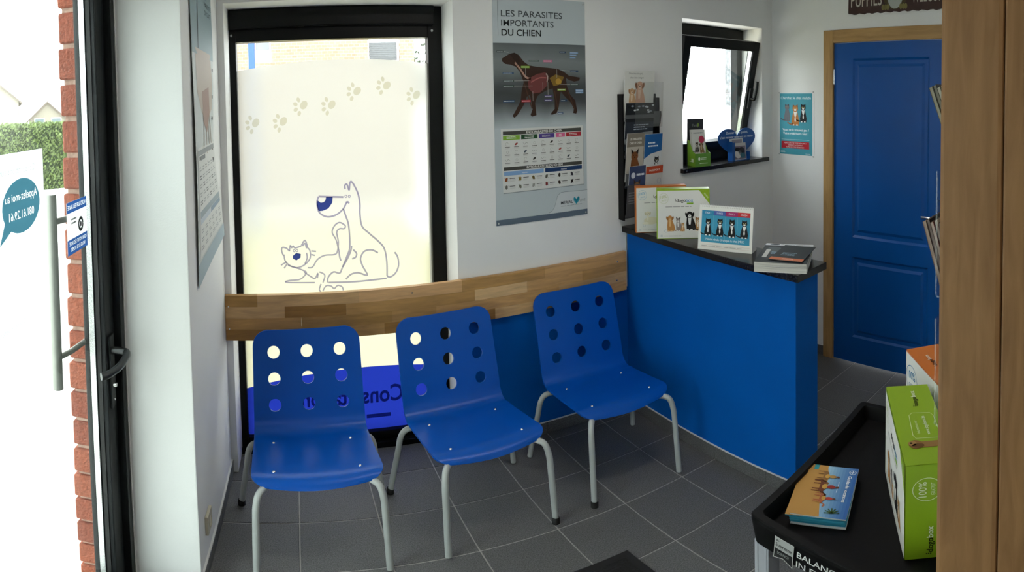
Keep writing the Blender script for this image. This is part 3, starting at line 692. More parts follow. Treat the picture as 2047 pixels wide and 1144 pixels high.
# ================================================================== COUNTER
b = MB(); b.box(XC, 2.346, -1.211, -0.001, 0.0, 1.0205, M_BLUEWALL)
counter = tag(b.build('counter', bevel=0.003), 'blue painted half wall counter beside the third chair', 'counter')
t = MB(); t.box(XC - .004, XC + .004, -.006, -.0005, .92, 1.02, M_GROUT); t.build('sealant_bead', counter)
cuts = [-1.211] + [y for y in JY if -1.2 < y < -.05] + [-.012]; cuts.sort()
for y0, y1 in zip(cuts[:-1], cuts[1:]):
    t = MB(); t.box(XC - .0095, XC, y0 + .0015, y1 - .0015, .002, .0735, M_TILE); t.build('skirting_tile', counter, bevel=.001, bseg=1)
t = MB(); t.box(XC - .007, XC, -1.211, -.012,   .0735, .0775, M_BEAD); t.build('mastic_bead', counter)
t = MB(); t.box(XC - .0095, 2.346, -1.2205, -1.2115, .002, .0735, M_TILE); t.build('skirting_tile', counter, bevel=.001, bseg=1)
top = tag(boxo('countertop', (2.140, 2.366, -1.246, -0.001, 1.0208, 1.0505), M_STONE, bevel=0.0025), 'polished black stone slab on top of the blue counter', 'countertop')
CZ = 1.0507

# ---- folding/print boxes: origin at front left foot, x along the face, y away from the viewer
def print_box(name, loc, ang, w, h, d, side, label, cat, face, group=None, topf=None, endf=None):
    r = empty(name, loc, ang, label, cat, group)
    bb = MB(); bb.box(0, w, 0, d, 0, h, side)
    bo = bb.build('box_body', r, bevel=0.0015, bseg=1)
    cv = Canvas(); face(cv, w, h); cv.build('box_face', r, (0, -.0006, 0))
    if topf: cv = Canvas(); topf(cv, w, d); cv.build('box_top', r, (0, 0, h + .0004), (-PI / 2, 0, 0))
    if endf: cv = Canvas(); endf(cv, d, h); cv.build('box_end', r, (-.0006, d, 0), (0, 0, -PI / 2))
    return r
M_CGREEN = mat('box_green', '#8fb021', rough=0.4, spec=0.4); M_CORANGE = mat('box_orange', '#c9702a', rough=0.4, spec=0.4); WHITE = '#dfdfda'
def logo(c, x, z, w, dark='#1c1c1c', light='#2f86b8', L=3, rot=0, gr=False):
    ca, sa = math.cos(rot), math.sin(rot)
    def pt(a, d): return (x + a * ca - d * sa, z + a * sa + d * ca)
    h = w * .165
    p = pt(0, 0); c.text('dogo', p[0], p[1], h, dark, L, width=w * .56, bold=.015, rot=rot)
    p = pt(w * .57, 0); c.text('box', p[0], p[1], h, light, L, width=w * .43, bold=.012, rot=rot)
    for k in range(3):                                     # paw dots before the name
        p = pt(-w * .045, h * (.35 + .33 * k)); c.ell(p[0], p[1], w * .022, w * .022, dark, L, 8)
    if gr:
        q = [pt(w * .62, -h * .75), pt(w, -h * .75), pt(w, -h * .25), pt(w * .62, -h * .25)]; c.poly(q, '#7fb02a', L)
def stamp(c, x, z, r, col, L=3, rot=.12, end='GRATUIT'):
    ca, sa = math.cos(rot), math.sin(rot)
    def pt(a, d): return (x + a * ca - d * sa, z + a * sa + d * ca)
    c.ring(x, z, r, r * .05, col, L); p = pt(0, r * .05); c.text('100%', p[0], p[1], r * .55, col, L, width=r * 1.35, align='c', bold=.01, rot=rot); p = pt(r * .03, -r * .55); c.text(end, p[0], p[1], r * .3, col, L, width=r * 1.1, align='c', rot=rot)
def family_face(green, full=True):
    def f(c, w, h):
        edge = M_CGREEN if green else M_CORANGE
        c.rect(0, 0, w, h, edge, 1); c.rect(.005, .002, w - (.002 if green else .004), h - .006, WHITE, 2)
        stamp(c, w * .135, h * .82, h * .105, '#b8c088' if green else '#6aa6c8')
        logo(c, w * .37, h * .745, w * .32, gr=green)
        c.greek(w * .17, h * .635, w * .86, h * .665, 1, '#9a9a98', 3)
        if green: c.poly([(w * .80, h - .006), (w - .002, h - .006), (w - .002, h * .70)], M_CGREEN, 3); c.text('NOUVEAU', w * .925, h * .855, h * .032, '#e8f0d0', 4, width=w * .11, align='c', rot=-.8)
        if green:
            dog_print(c, w * .25, h * .155, h * .33, '#b98348', '#96642f', '#d6ae78', 3); dog_print(c, w * .405, h * .16, h * .27, '#8e8680', '#26221f', '#dcd8d2', 3, ears='up'); cat_print(c, w * .49, h * .15, h * .18, '#c08a4c', '#e6d2b4', L=4)
            dog_print(c, w * .62, h * .165, h * .40, '#1d1d1d', '#111111', '#e4e4e0', 3); dog_print(c, w * .77, h * .15, h * .28, '#bb8f5e', '#8f6438', '#e6d8c2', 3, ears='up')
        else:
            dog_print(c, w * .235, h * .175, h * .30, '#dcd6bc', '#c8c0a2', '#e6e2d0', 3, lying=True); dog_print(c, w * .60, h * .16, h * .34, '#2a2622', '#151311', '#e0dcd4', 3)
        c.ring(w * .17, h * .16, h * .03, h * .004, '#8ea6b8', 3, 16); c.rect(w * .07, h * .04, w * .11, h * .085, '#c8cccc', 3); c.greek(w * .13, h * .05, w * .62, h * .065, 1, '#9a9a98', 3)
    return f
def ang(dx, dy): return math.atan2(dy, dx)
print_box('cardboard_box', (2.109, -0.179, CZ), ang(.86, -.51), .288, .226, .052, M_CORANGE, 'white and orange dog food box on the counter, behind the green one', 'box', family_face(False))
print_box('cardboard_box', (2.118, -0.353, CZ), ang(.775, -.632), .283, .233, .058, M_CGREEN, 'white box with green edges and dog group on the counter', 'box', family_face(True))
# ---- desk calendar
cal = empty('desk_calendar', (2.152, -0.632, CZ), ang(.388, -.922), 'tent shaped desk calendar with four black and white cats', 'calendar')
cw_, chh, cdp, ctop = .281, .190, .078, .032
b = MB(); b.prism([(0, 0), (cdp, 0), (ctop + .003, chh), (ctop, chh)], 0, cw_, M_PAPER, axis='x'); b.build('cardboard_stand', cal)
c = Canvas(); a_ = math.atan2(ctop, chh); hh_ = math.hypot(ctop, chh)
c.rect(0, 0, cw_, hh_ - .002, '#e4e4de', 1); c.rect(.014, .033, cw_ - .014, hh_ - .022, '#3a93b4', 2)
bx = [(.014, '#2c86ae'), (.0765, '#4a62a8'), (.139, '#a02866'), (.2025, '#c3282e')]
for i_, (x, col_) in enumerate(bx):
    c.rect(x, hh_ - .042, x + .0645, hh_ - .022, col_, 3); c.text('STADE ' + ('1', '2', '3', '4')[i_], x + .032, hh_ - .036, .008, '#e8eef2', 4, width=.032, align='c')
    c.line([(x, .034), (x, hh_ - .042)], .0007, '#8cc0d4', 3) if i_ else None
    cat_print(c, x + .036, .062, (.075, .078, .078, .078)[i_], '#16181a', '#e8e8e4', L=4)
c.text('Maladie rénale chronique du chat (MRC)', cw_ / 2, .042, .010, '#e8f2f4', 4, width=.20, align='c')
for z in (.012, .022): c.rect(.012, z, cw_ - .012, z + .0007, '#c89a90', 2)
c.greek(.02, .014, .24, .020, 1, '#a8a8a2', 2)
c.build('calendar_sheet', cal, (0, -.0004, 0), (-a_, 0, 0))
b = MB()
for i in range(30):
    x = .006 + i * (cw_ - .012) / 29; b.tube([(x, ctop + .0015 + .006 * math.cos(t), chh - .003 + .006 * math.sin(t)) for t in [2 * PI * k / 10 for k in range(11)]], .0011, M_PAPER, 5)
b.build('spiral_binding', cal)
# ---- magazines on the end of the counter
ux, uy = .482, -.876; A0 = (2.070, -1.065)
MAGS = [('thick white paged magazine at the bottom of the counter stack', .022, 0.0, '#3a4046'), ('grey magazine in the middle of the counter stack', .010, .01, '#555b60'), ('magazine with dark cover and white title on top of the counter stack', .007, -.015, '#30363a')]
z = CZ
M_COVER = {}
for lab, th, da, colr in MAGS:
    r = empty('magazine', (A0[0], A0[1], z), ang(ux, uy) + da, lab, 'magazine', 'magazines stacked on the counter end')
    b = MB(); b.box(.001, .226, .001, .296, .0006, th - .0006, M_PAGES); b.build('pages', r)
    b = MB(); b.box(0, .228, 0, .297, 0, .0006, M_PAPER); b.box(0, .228, 0, .297, th - .0006, th, ink(colr)); b.build('cover', r)
    z += th
c = Canvas()
c.rect(.0, .262, .228, .292, '#d8dade', 1); c.ell(.045, .277, .024, .011, '#333a44', 2); c.text('PROFESSION VETERINAIRE', .075, .271, .009, '#30384a', 2, width=.14)
c.ell(.055, .19, .035, .05, '#565e62', 1); c.ell(.15, .215, .055, .028, '#9c9288', 1); c.ell(.148, .214, .038, .018, '#c2b4a4', 2); c.greek(.05, .12, .10, .16, 3, '#8fb0c8', 2)
c.rect(.02, .07, .04, .19, '#c6c8c4', 2); c.rect(.165, .17, .215, .195, '#e0e0dc', 2)
c.build('cover_print', r, (0, 0, th + .0004), (-PI / 2, 0, 0))
lf = tag(boxo('leaflet', (0, .150, 0, .235, 0, .0012), ink('#2c3236'), loc=(A0[0] + .055, A0[1] - .035, z + .003), rot=(0, 0, ang(ux, uy) - .18)), 'dark folded leaflet with orange strip lying on the counter magazines', 'leaflet')
c = Canvas(); c.rect(0, .005, .15, .040, '#c2704c', 1); c.text('FORMATION', .055, .016, .012, '#f0e0d4', 2, width=.05); c.greek(.03, .07, .10, .12, 3, '#7f98a8', 1); c.build('leaflet_print', lf, (0, 0, .0014), (-PI / 2, 0, 0))

# ================================================================== POSTERS
def pins(root, pts, m=None):
    for x, z in pts:
        t = MB(); lathe(t, [(0.0001, .004), (.004, .003), (.0045, 0)], m or M_TUBE, 8, Matrix.Translation((x, -.001, z)) @ Matrix.Rotation(PI / 2, 4, 'X')); t.build('pin', root)
DOG = [(0.047, 0.747), (0.09, 0.769), (0.119, 0.774), (0.142, 0.764), (0.171, 0.734), (0.201, 0.717), (0.249, 0.711), (0.31, 0.707), (0.372, 0.702), (0.41, 0.688), (0.442, 0.669), (0.481, 0.665), (0.511, 0.661), (0.507, 0.647), (0.474, 0.642), (0.442, 0.649), (0.422, 0.659), (0.428, 0.62), (0.447, 0.581), (0.479, 0.552), (0.491, 0.502), (0.484, 0.49), (0.465, 0.493), (0.469, 0.513), (0.452, 0.542), (0.408, 0.577), (0.389, 0.596), (0.382, 0.563), (0.375, 0.525), (0.362, 0.496), (0.33, 0.488), (0.328, 0.497), (0.35, 0.516), (0.35, 0.554), (0.339, 0.611), (0.301, 0.602), (0.258, 0.584), (0.246, 0.575), (0.233, 0.547), (0.24, 0.49), (0.213, 0.484), (0.205, 0.492), (0.218, 0.519), (0.209, 0.557), (0.204, 0.583), (0.186, 0.576), (0.167, 0.539), (0.13, 0.494), (0.113, 0.482), (0.101, 0.49), (0.119, 0.513), (0.15, 0.558), (0.156, 0.604), (0.169, 0.641), (0.147, 0.688), (0.124, 0.711), (0.095, 0.72), (0.066, 0.723), (0.049, 0.734)]
po = empty('poster', (1.356, -0.0025, 1.144), 0, 'tall poster of a brown dog and its parasites on the back wall', 'poster')
PW, PH = .548, 1.028
boxo('poster_sheet', (0, PW, 0.0002, .0012, 0, PH), ink('#b9c3c6'), po)
c = Canvas()
c.text('LES PARASITES', .047, .937, .0285, '#3d4446', 2, width=.357, bold=.006); c.text('IMPORTANTS', .047, .894, .0285, '#3d4446', 2, width=.304, bold=.004); c.text('DU CHIEN', .048, .851, .0285, '#15191a', 2, width=.227, bold=.016)
c.line([(.029, .85), (.029, PH)], .0018, '#6f7a7c', 2)
c.build('poster_title', po)
c = Canvas()
def grad_mat(name, stops, z0, z1):
    m = bpy.data.materials.new(name); m.use_nodes = True; nt = m.node_tree; bs = nt.nodes['Principled BSDF']; bs.inputs['Roughness'].default_value = .55; bs.inputs['Specular IOR Level'].default_value = .25
    tc = nt.nodes.new('ShaderNodeTexCoord'); sp = nt.nodes.new('ShaderNodeSeparateXYZ'); mr_ = nt.nodes.new('ShaderNodeMapRange'); mr_.inputs[1].default_value = z1; mr_.inputs[2].default_value = z0; ns = nt.nodes.new('ShaderNodeTexNoise'); ns.inputs['Scale'].default_value = 6; ad = nt.nodes.new('ShaderNodeMath'); ad.operation = 'MULTIPLY_ADD'; ad.inputs[1].default_value = .16; sb_ = nt.nodes.new('ShaderNodeMath'); sb_.operation = 'SUBTRACT'; sb_.inputs[1].default_value = .08
    r = nt.nodes.new('ShaderNodeValToRGB'); el = r.color_ramp.elements
    while len(el) < len(stops): el.new(.5)
    for i, col_ in enumerate(stops): el[i].position = i / (len(stops) - 1); el[i].color = (*lin(col_), 1)
    nt.links.new(tc.outputs['Object'], sp.inputs[0]); nt.links.new(tc.outputs['Object'], ns.inputs['Vector']); nt.links.new(sp.outputs['Z'], mr_.inputs[0]); nt.links.new(ns.outputs['Fac'], ad.inputs[0]); nt.links.new(mr_.outputs[0], ad.inputs[2]); nt.links.new(ad.outputs[0], sb_.inputs[0]); nt.links.new(sb_.outputs[0], r.inputs[0]); nt.links.new(r.outputs[0], bs.inputs['Base Color']); return m
bands = ['#5e6566', '#6a7172', '#7a8182', '#757c7d', '#5f6667', '#4b5152', '#404546', '#484d4e', '#6e7476', '#949da0', '#b4bec1']
zt_, zb_ = .817, .437
c.rect(0, zb_, PW, zt_, grad_mat('poster_photo_ground', bands, zb_, zt_), 1)
c.poly(DOG, '#38241a', 2)
c.poly([(.09, .769), (.119, .774), (.142, .764), (.15, .735), (.135, .715), (.118, .738)], '#2a1a12', 3)      # ear
c.poly([(.193, .655), (.248, .678), (.297, .686), (.311, .659), (.302, .621), (.264, .593), (.222, .589), (.196, .613)], '#6e3a38', 3); c.poly([(.321, .659), (.359, .676), (.41, .664), (.39, .63), (.345, .621)], '#7a6024', 3)
c.line([(.12, .73), (.15, .70), (.18, .665), (.21, .655)], .009, '#b08a78', 3, 4); c.line([(.21, .64), (.26, .66), (.30, .66)], .006, '#9a5a56', 4, 4); c.ell(.375, .643, .018, .014, '#b08a38', 4); c.line([(.30, .68), (.31, .665), (.305, .64)], .006, '#b8a49a', 4, 3)
for a_, b_ in (((.169, .641), (.215, .52)), ((.35, .60), (.37, .51)), ((.43, .60), (.475, .51))): c.line([a_, b_], .006, '#4c3222', 3)
for x0, z1, x1, z0, col_ in ((.018, .782, .059, .775, '#39423f'), (.199, .741, .259, .734, '#44524a'), (.285, .742, .338, .732, '#c86a8c'), (.154, .715, .203, .705, '#86a83a'), (.384, .784, .422, .776, '#1d3b5c'), (.448, .782, .5, .775, '#7ea0c8'), (.448, .770, .49, .764, '#7ea0c8'), (.448, .758, .484, .753, '#7ea0c8'), (.05, .686, .112, .678, '#2a4a6c'), (.052, .651, .114, .643, '#33453c'), (.051, .629, .113, .619, '#33453c'), (.448, .696, .5, .688, '#24405e'), (.449, .632, .501, .624, '#3a4a40'), (.368, .609, .419, .6, '#8fae3a'), (.289, .58, .337, .571, '#54407e'), (.288, .561, .337, .552, '#54407e'), (.387, .558, .427, .549, '#24405e'), (.05, .562, .114, .552, '#2a4a6c'), (.154, .561, .207, .551, '#b02c34'), (.482, .604, .531, .596, '#86a6c8'), (.482, .594, .531, .586, '#86a6c8'), (.368, .5, .401, .49, '#24466a')):
    c.rect(x0, z0, x1, z1, col_, 4); c.greek(x0 + .003, z0 + .002, x1 - .003, z1 - .002, 1, '#cdd6d8', 5)
for p_ in (((.059, .779), (.085, .775)), ((.18, .705), (.18, .66)), ((.112, .647), (.20, .647)), ((.112, .624), (.22, .624)), ((.22, .60), (.22, .555)), ((.31, .58), (.31, .64)), ((.28, .60), (.28, .64)), ((.395, .695), (.448, .692)), ((.385, .63), (.449, .628)), ((.365, .70), (.365, .66))): c.line(p_, .0012, '#c8c8c0', 5)
c.build('dog_picture', po)
c = Canvas()
c.poly([(.033, .432), (.527, .431), (.529, .147), (.043, .143)], '#8d9698', 2); c.poly([(.033, .434), (.525, .433), (.526, .150), (.041, .147)], '#d2d4d0', 3)
c.rect(.045, .407, .512, .423, '#4a4b46', 4); c.text('ENDOPARASITES DU CHIEN', .285, .410, .0105, '#e4e4de', 5, width=.215, align='c', bold=.02)
for x0, x1, col_ in ((.045, .140, '#7fae36'), (.148, .243, '#1e4a28'), (.251, .345, '#4a3a86'), (.353, .410, '#d0648c'), (.417, .512, '#b02a36')): c.rect(x0, .384, x1, .404, col_, 4); c.greek(x0 + .02, .388, x1 - .02, .400, 2, '#e4e4de', 5)
for i in range(9):
    for j in range(3):
        x = .055 + i * .052; zz_ = .365 - j * .036; k_ = (i * 5 + j * 3) % 4
        if k_ == 0: c.ring(x + .012, zz_, .008, .0012, '#8a8a84', 4, 10, .4, 5)
        elif k_ == 1: c.ell(x + .012, zz_, .010, .0045, ('#4e5a62', '#a34a44', '#30302c')[(i + j) % 3], 4, 10, .5)
        elif k_ == 2: c.line([(x, zz_ + .004), (x + .008, zz_ - .004), (x + .016, zz_ + .003), (x + .026, zz_)], .0013, '#6a6a64', 4, 3)
        else: c.ring(x + .014, zz_, .006, .0012, '#9a9a94', 4, 10)
        c.rect(x, zz_ - .014, x + .028, zz_ - .0115, '#55554f', 4); c.greek(x, zz_ - .022, x + .03, zz_ - .016, 2, '#b2b2ac', 4, .3)
c.rect(.047, .247, .515, .263, '#4a4b46', 4); c.text('ECTOPARASITES DU CHIEN', .285, .250, .0105, '#e4e4de', 5, width=.215, align='c', bold=.02)
c.rect(.048, .224, .277, .243, '#7ea2cc', 4); c.rect(.286, .224, .515, .243, '#1d3a66', 4); c.text('Insectes', .165, .230, .007, '#eeeeea', 5, align='c'); c.text('Acariens', .40, .230, .007, '#eeeeea', 5, align='c')
for i in range(6):
    for j in range(2):
        x = .06 + i * .078; zz_ = .206 - j * .035; col_ = ('#8a4a26', '#8c7a3a', '#7a6a3a', '#5a5a52', '#3a3630', '#40404a')[i] if j == 0 else ('#6a6a64', '#7a7a6a', '#9a9a94', '#7a2a2a', '#40342c', '#2a2624')[i]
        c.ell(x, zz_, .007, .010, col_, 4, 12, .5 * ((i + j) % 3 - 1)); 
        for q in (-1, 1): c.line([(x - .011, zz_ + q * .008), (x, zz_), (x + .011, zz_ + q * .008)], .0012, col_, 4)
        c.rect(x + .018, zz_ + .003, x + .050, zz_ + .006, '#4a4a46', 4); c.greek(x + .018, zz_ - .010, x + .052, zz_ + .001, 3, '#b2b2ac', 4, .35)
c.build('parasite_table', po)
c = Canvas()
c.rect(0, 0, PW, .026, '#5c6a78', 2); curve = [(.304, .030), (.325, .040), (.342, .062), (.352, .090), (.361, .109), (.378, .119), (.399, .122), (PW, .119)]
c.poly(curve + [(PW, .027), (.304, .027)], '#c6ccce', 3); c.line(curve, .0018, '#7c878a', 4, 4)
c.text('MERIAL', .379, .064, .014, '#2c3236', 4, width=.075, bold=.012); c.text('LINE', .499, .067, .013, '#8c9698', 4, width=.036); c.greek(.379, .052, .53, .057, 1, '#8a9294', 4)
c.poly([(.477, .056), (.459, .076), (.459, .088), (.466, .093), (.477, .082), (.489, .094), (.497, .088), (.497, .076)], '#2a8ea4', 4); c.line([(.468, .082), (.477, .068), (.490, .088)], .003, '#0f5f74', 5)
c.build('poster_foot', po)
pins(po, ((.536, PH - .012), (.012, .010), (.537, .010)))

# poster on the left wall, curling off at its lower corner
LW, LH = .475, 1.000
def curl(x, z, y):
    u = max(0.0, min(1.0, x / LW)); v = max(0.0, 1 - z / LH)
    lift = .026 * max(0, v - .55) ** 1.6 / (.45 ** 1.6) * (u ** 1.3) + .010 * math.sin(v * 9) * u * v + .012 * math.sin(v * PI) * (1 - u) * v
    rise = .10 * max(0, v - .62) ** 2 / .1444 * u
    return (x - .03 * u * max(0, v - .5) + .01 * u * v, y - .003 - lift, z + rise * .75)
pl = empty('poster', (0.0015, -0.685, 1.152), PI / 2, 'poster with an animal diagram curling off the left wall', 'poster')
c = Canvas(curl); c.rect(0, 0, LW, LH, '#c3c9c8', 1, 10, 20); o = c.build('poster_sheet', pl); m_ = o.modifiers.new('paper', 'SOLIDIFY'); m_.thickness = .0008; m_.offset = -1
c = Canvas(curl)
c.rect(0, .74, LW, LH - .005, '#8fa3a8', 3, 8, 5)
c.poly([(.06, .76), (.40, .76), (.44, .66), (.42, .56), (.30, .52), (.16, .55), (.07, .62)], '#b9aca0', 3); c.poly([(.18, .62), (.34, .64), (.36, .55), (.28, .48), (.19, .52)], '#97776c', 4)
for x0, x1 in ((.20, .17), (.26, .25), (.31, .33), (.35, .40)): c.line([(x0, .54), ((x0 + x1) / 2 + .01, .46), (x1, .36)], .012, '#9c8a7a', 4, 4)
c.line([(.14, .97), (.13, .86), (.12, .76)], .012, '#1c2022', 5, 3)
for x, z in ((.06, .40), (.22, .42), (.40, .41), (.40, .37), (.42, .52), (.42, .60), (.43, .70)): c.rect(x, z, x + .03, z + .012, '#55595a', 5)
for i in range(3): c.text(('LES', 'PARASITES', 'DU CHAT')[i], .30, .955 - .03 * i, .018, '#39474c', 5, width=(.05, .16, .13)[i])
c.build('poster_picture', pl)
c = Canvas(curl)
c.rect(.03, .085, .47, .44, '#d3d5d2', 4, 8, 12); c.rect(.04, .415, .45, .432, '#878d90', 5, 6, 1); c.rect(.09, .398, .20, .412, '#70767a', 5, 3, 1)
for i in range(6):
    for j in range(5): c.greek(.055 + .068 * i, .255 + j * .027, .10 + .068 * i, .272 + j * .027, 2, '#9aa0a0' if (i + j) % 3 else '#555a5c', 5)
c.rect(.045, .215, .46, .238, '#93a1aa', 5, 6, 1); c.rect(.045, .195, .24, .214, '#b6c2cc', 5, 4, 1); c.rect(.25, .195, .46, .214, '#7f93a6', 5, 4, 1)
for i in range(6):
    for j in range(3): c.greek(.06 + .068 * i, .105 + j * .028, .10 + .068 * i, .122 + j * .028, 2, '#8a9092', 5)
c.rect(.0, .0, LW, .075, '#9fb2bc', 4, 8, 3)
c.build('poster_table', pl)

# cat poster on the right wall
pc = empty('poster', (XR - .0022, -0.062, 1.316), -PI / 2, 'turquoise poster of three sitting cats between window and blue door', 'poster')
CW_, CH_ = .326, .416
boxo('poster_sheet', (0, CW_, 0.0002, .0012, 0, CH_), M_PAPER, pc)
c = Canvas(); c.rect(.013, .010, .310, .404, '#4297a8', 1)
c.text('Cherchez le chat malade', .161, .366, .0175, '#dff0f2', 3, width=.275, align='c')
cat_print(c, .082, .225, .112, '#6c7076', dark='#54585e', L=3, eyes='#c8a040'); cat_print(c, .158, .198, .137, '#b8773a', '#efe8de', '#9a5f2a', L=3); cat_print(c, .230, .220, .118, '#1b1c1f', '#e6e6e4', L=3)
c.text('Vous ne le trouvez pas ?', .160, .163, .015, '#eaf4f4', 3, width=.24, align='c', bold=.012); c.text('Votre vétérinaire bien !', .160, .140, .015, '#eaf4f4', 3, width=.23, align='c', bold=.012)
c.rect(.03, .106, .285, .1075, '#cfe6ea', 3); c.rect(.030, .050, .283, .095, '#b3202e', 3)
for i, t_ in enumerate(("QUEL CHAT NE VOUS DIT-IL PAS ?", 'DEMANDEZ UN CONTRÔLE', 'AUPRÈS DE VOTRE VÉTÉRINAIRE !')): c.text(t_, .157, .081 - .0135 * i, .008, '#f0dcdc', 4, width=(.20, .13, .165)[i], align='c')
c.greek(.022, .020, .065, .032, 2, '#cfe6ea', 3); c.greek(.25, .017, .30, .022, 1, '#cfe6ea', 3)
c.build('poster_print', pc)
pins(pc, ((.008, CH_ - .008), (CW_ - .008, CH_ - .004), (.008, .008), (CW_ - .008, .006)))

# plaque above the blue door
sg = empty('welcome_plaque', (XR - .014, -0.678, 2.193), -PI / 2, 'dark brown wooden plaque with white lettering above the blue door', 'sign')
out = [(0, .006)] + [(x * .02, .004 * math.sin(x * 1.9)) for x in range(1, 37)] + [(.735, .01), (.74, .27)] + [(.74 - x * .02, .272 + .004 * math.sin(x * 2.1)) for x in range(1, 36)] + [(.004, .262)]
b = MB(); b.prism(out, 0, .013, mat('dark_brown_plaque', (0.042, 0.014, 0.010), rough=.6, vary=.2), axis='y'); b.build('plaque_board', sg)
c = Canvas(); c.text('PUPPIES', .022, .043, .085, '#c2bcb0', 2, width=.235, bold=.004); c.text('WELCOME', .475, .047, .085, '#c2bcb0', 2, width=.25, bold=.004)
c.ell(.355, .12, .095, .11, '#4c442a', 2, 20); c.ell(.355, .10, .058, .085, '#a8aca6', 3, 18); c.ell(.355, .215, .06, .055, '#4c442a', 3, 18)
for x in (.285, .415):
    for q in (-1, 0, 1): c.ell(x + q * .018, .028, .011, .018, '#7c7444', 4, 10)
c.build('plaque_print', sg)

# ================================================================== BROCHURE RACK on the back wall
rk = empty('brochure_rack', (2.118, 0, 1.088), 0, 'black wall mounted brochure rack with stepped pockets above the counter', 'rack')
RW, RH = .285, .635
boxo('rack_back', (0.004, RW - .004, -.012, -.001, 0, RH), M_BLACKPL, rk, bevel=.002)
boxo('rack_side', (0, .008, -.055, -.001, 0, RH), M_BLACKPL, rk, bevel=.002); boxo('rack_side', (RW - .008, RW, -.040, -.001, .42, RH - .02), M_BLACKPL, rk, bevel=.002)
M_POCK = mat('dark_grey_pocket', (0.075, 0.08, 0.085), rough=.35, vary=.05)
tiers = [.012, .165, .318, .470]
for z in tiers:
    b = MB(); prof = [(-.012, z), (-.046, z - .004), (-.060, z + .010), (-.070, z + .055), (-.068, z + .075), (-.065, z + .075), (-.066, z + .055), (-.056, z + .013), (-.044, z + .001), (-.012, z + .004)]
    b.prism(prof, .010, RW - .010, M_POCK, axis='x'); b.build('pocket', rk, smooth=30)
def leaflet(name, x0, x1, zb, h, yb, lean, label, draw, group='leaflets in the wall rack', mat_=None):
    r = empty(name, (x0, yb, zb), 0, label, 'leaflet', group, rot=(lean, 0, 0)); w = x1 - x0
    boxo('leaflet_sheet', (0, w, 0.0002, .003, 0, h), mat_ or M_PAPER, r)
    c = Canvas(); draw(c, w, h); c.build('leaflet_print', r); return r
def d1(c, w, h):
    c.rect(0, 0, w, h, '#d8d8d2', 1); c.text('Chien bien éduqué,', w * .12, h * .93, .009, '#6a6a68', 2, width=w * .46); c.text('chien bien intégré', w * .16, h * .85, .009, '#6a6a68', 2, width=w * .46)
    dog_print(c, w * .25, h * .28, .10, '#c8a27c', '#a87e58', '#e0c8aa', 2); dog_print(c, w * .50, h * .30, .13, '#d4a488', '#8a5a3c', '#e6c6b0', 3); c.greek(w * .05, h * .05, w * .6, h * .22, 4, '#b0b0aa', 2)
def d2(c, w, h):
    c.rect(0, 0, w, h, '#2c323c', 1); c.rect(0, h * .60, w, h, '#191c20', 2)
    for i in range(14): c.ell(random.uniform(.06, .95) * w, h * random.uniform(.78, .96), w * .05, h * .02, random.choice(('#c8ccd0', '#0c0e10', '#8c949c')), 3, 8)
    c.greek(w * .3, h * .42, w * .85, h * .56, 3, '#a8b0bc', 3); c.line([(0, h * .18), (w * .4, h * .3), (w, h * .34)], h * .10, '#8c9294', 2, 4); c.line([(w * .1, h * .14), (w * .45, h * .24), (w * .9, h * .22)], h * .05, '#15181a', 3, 4)
def d3(c, w, h):
    c.rect(0, 0, w, h, '#b4aea4', 1); c.rect(0, h * .72, w, h, '#837c70', 2); c.text('LES PARASITES', w * .5, h * .86, .010, '#e8e4dc', 3, width=w * .7, align='c', bold=.015); c.text('CHEZ LE CHIEN', w * .5, h * .78, .010, '#e8e4dc', 3, width=w * .7, align='c', bold=.015)
    dog_print(c, w * .48, h * .06, h * .58, '#7a4a26', '#1c1612', None, 3, ears='up')
def d4(c, w, h):
    c.rect(0, 0, w, h, '#c9ccce', 1); c.poly([(0, h * .46), (w * .35, h * .56), (w, h * .62), (w, h), (0, h)], '#1f5a96', 2); c.greek(w * .2, h * .70, w * .75, h * .84, 2, '#dce6f0', 3); cat_print(c, w * .72, h * .10, h * .40, '#26282a', '#d8d8d4', L=3); c.greek(w * .08, h * .1, w * .5, h * .2, 3, '#8a8e90', 2)
def d5(c, w, h):
    c.rect(0, 0, w, h, '#39466a', 1); c.ell(w * .25, h * .8, w * .13, w * .13, '#d4dae4', 2); c.greek(w * .45, h * .76, w * .92, h * .86, 1, '#dfe4ec', 2); dog_print(c, w * .5, h * .12, h * .55, '#8a6a48', '#3c2c20', '#c2a684', 2, ears='up')
def d6(c, w, h):
    c.rect(0, 0, w, h, '#c6c6c4', 1); c.rect(0, h * .80, w, h * .97, '#b8482a', 2); c.text('PASSEPORT', w * .5, h * .855, .010, '#f2e4dc', 3, width=w * .62, align='c', bold=.012); dog_print(c, w * .42, -h * .10, h * .62, '#2a2622', '#14110f', '#8a6a50', 2); c.ring(w * .8, h * .62, w * .11, .0014, '#6a86a8', 2)
def d7(c, w, h): c.rect(0, 0, w, h, '#54565a', 1); c.greek(w * .12, h * .3, w * .85, h * .8, 6, '#8c9092', 2)
leaflet('leaflet', 2.128, 2.345, 1.585, .255, -.040, .12, 'white leaflet with two pups at the top of the wall rack', d1)
leaflet('leaflet', 2.128, 2.335, 1.440, .240, -.047, .12, 'dark photo leaflet in the second pocket of the wall rack', d2)
leaflet('leaflet', 2.128, 2.252, 1.285, .245, -.0545, .12, 'brown leaflet with a german shepherd in the wall rack', d3)
leaflet('leaflet', 2.258, 2.390, 1.285, .235, -.0545, .12, 'blue and white leaflet with a small cat in the wall rack', d4)
leaflet('leaflet', 2.142, 2.260, 1.130, .235, -.0545, .12, 'navy leaflet with a dog portrait low in the wall rack', d5)
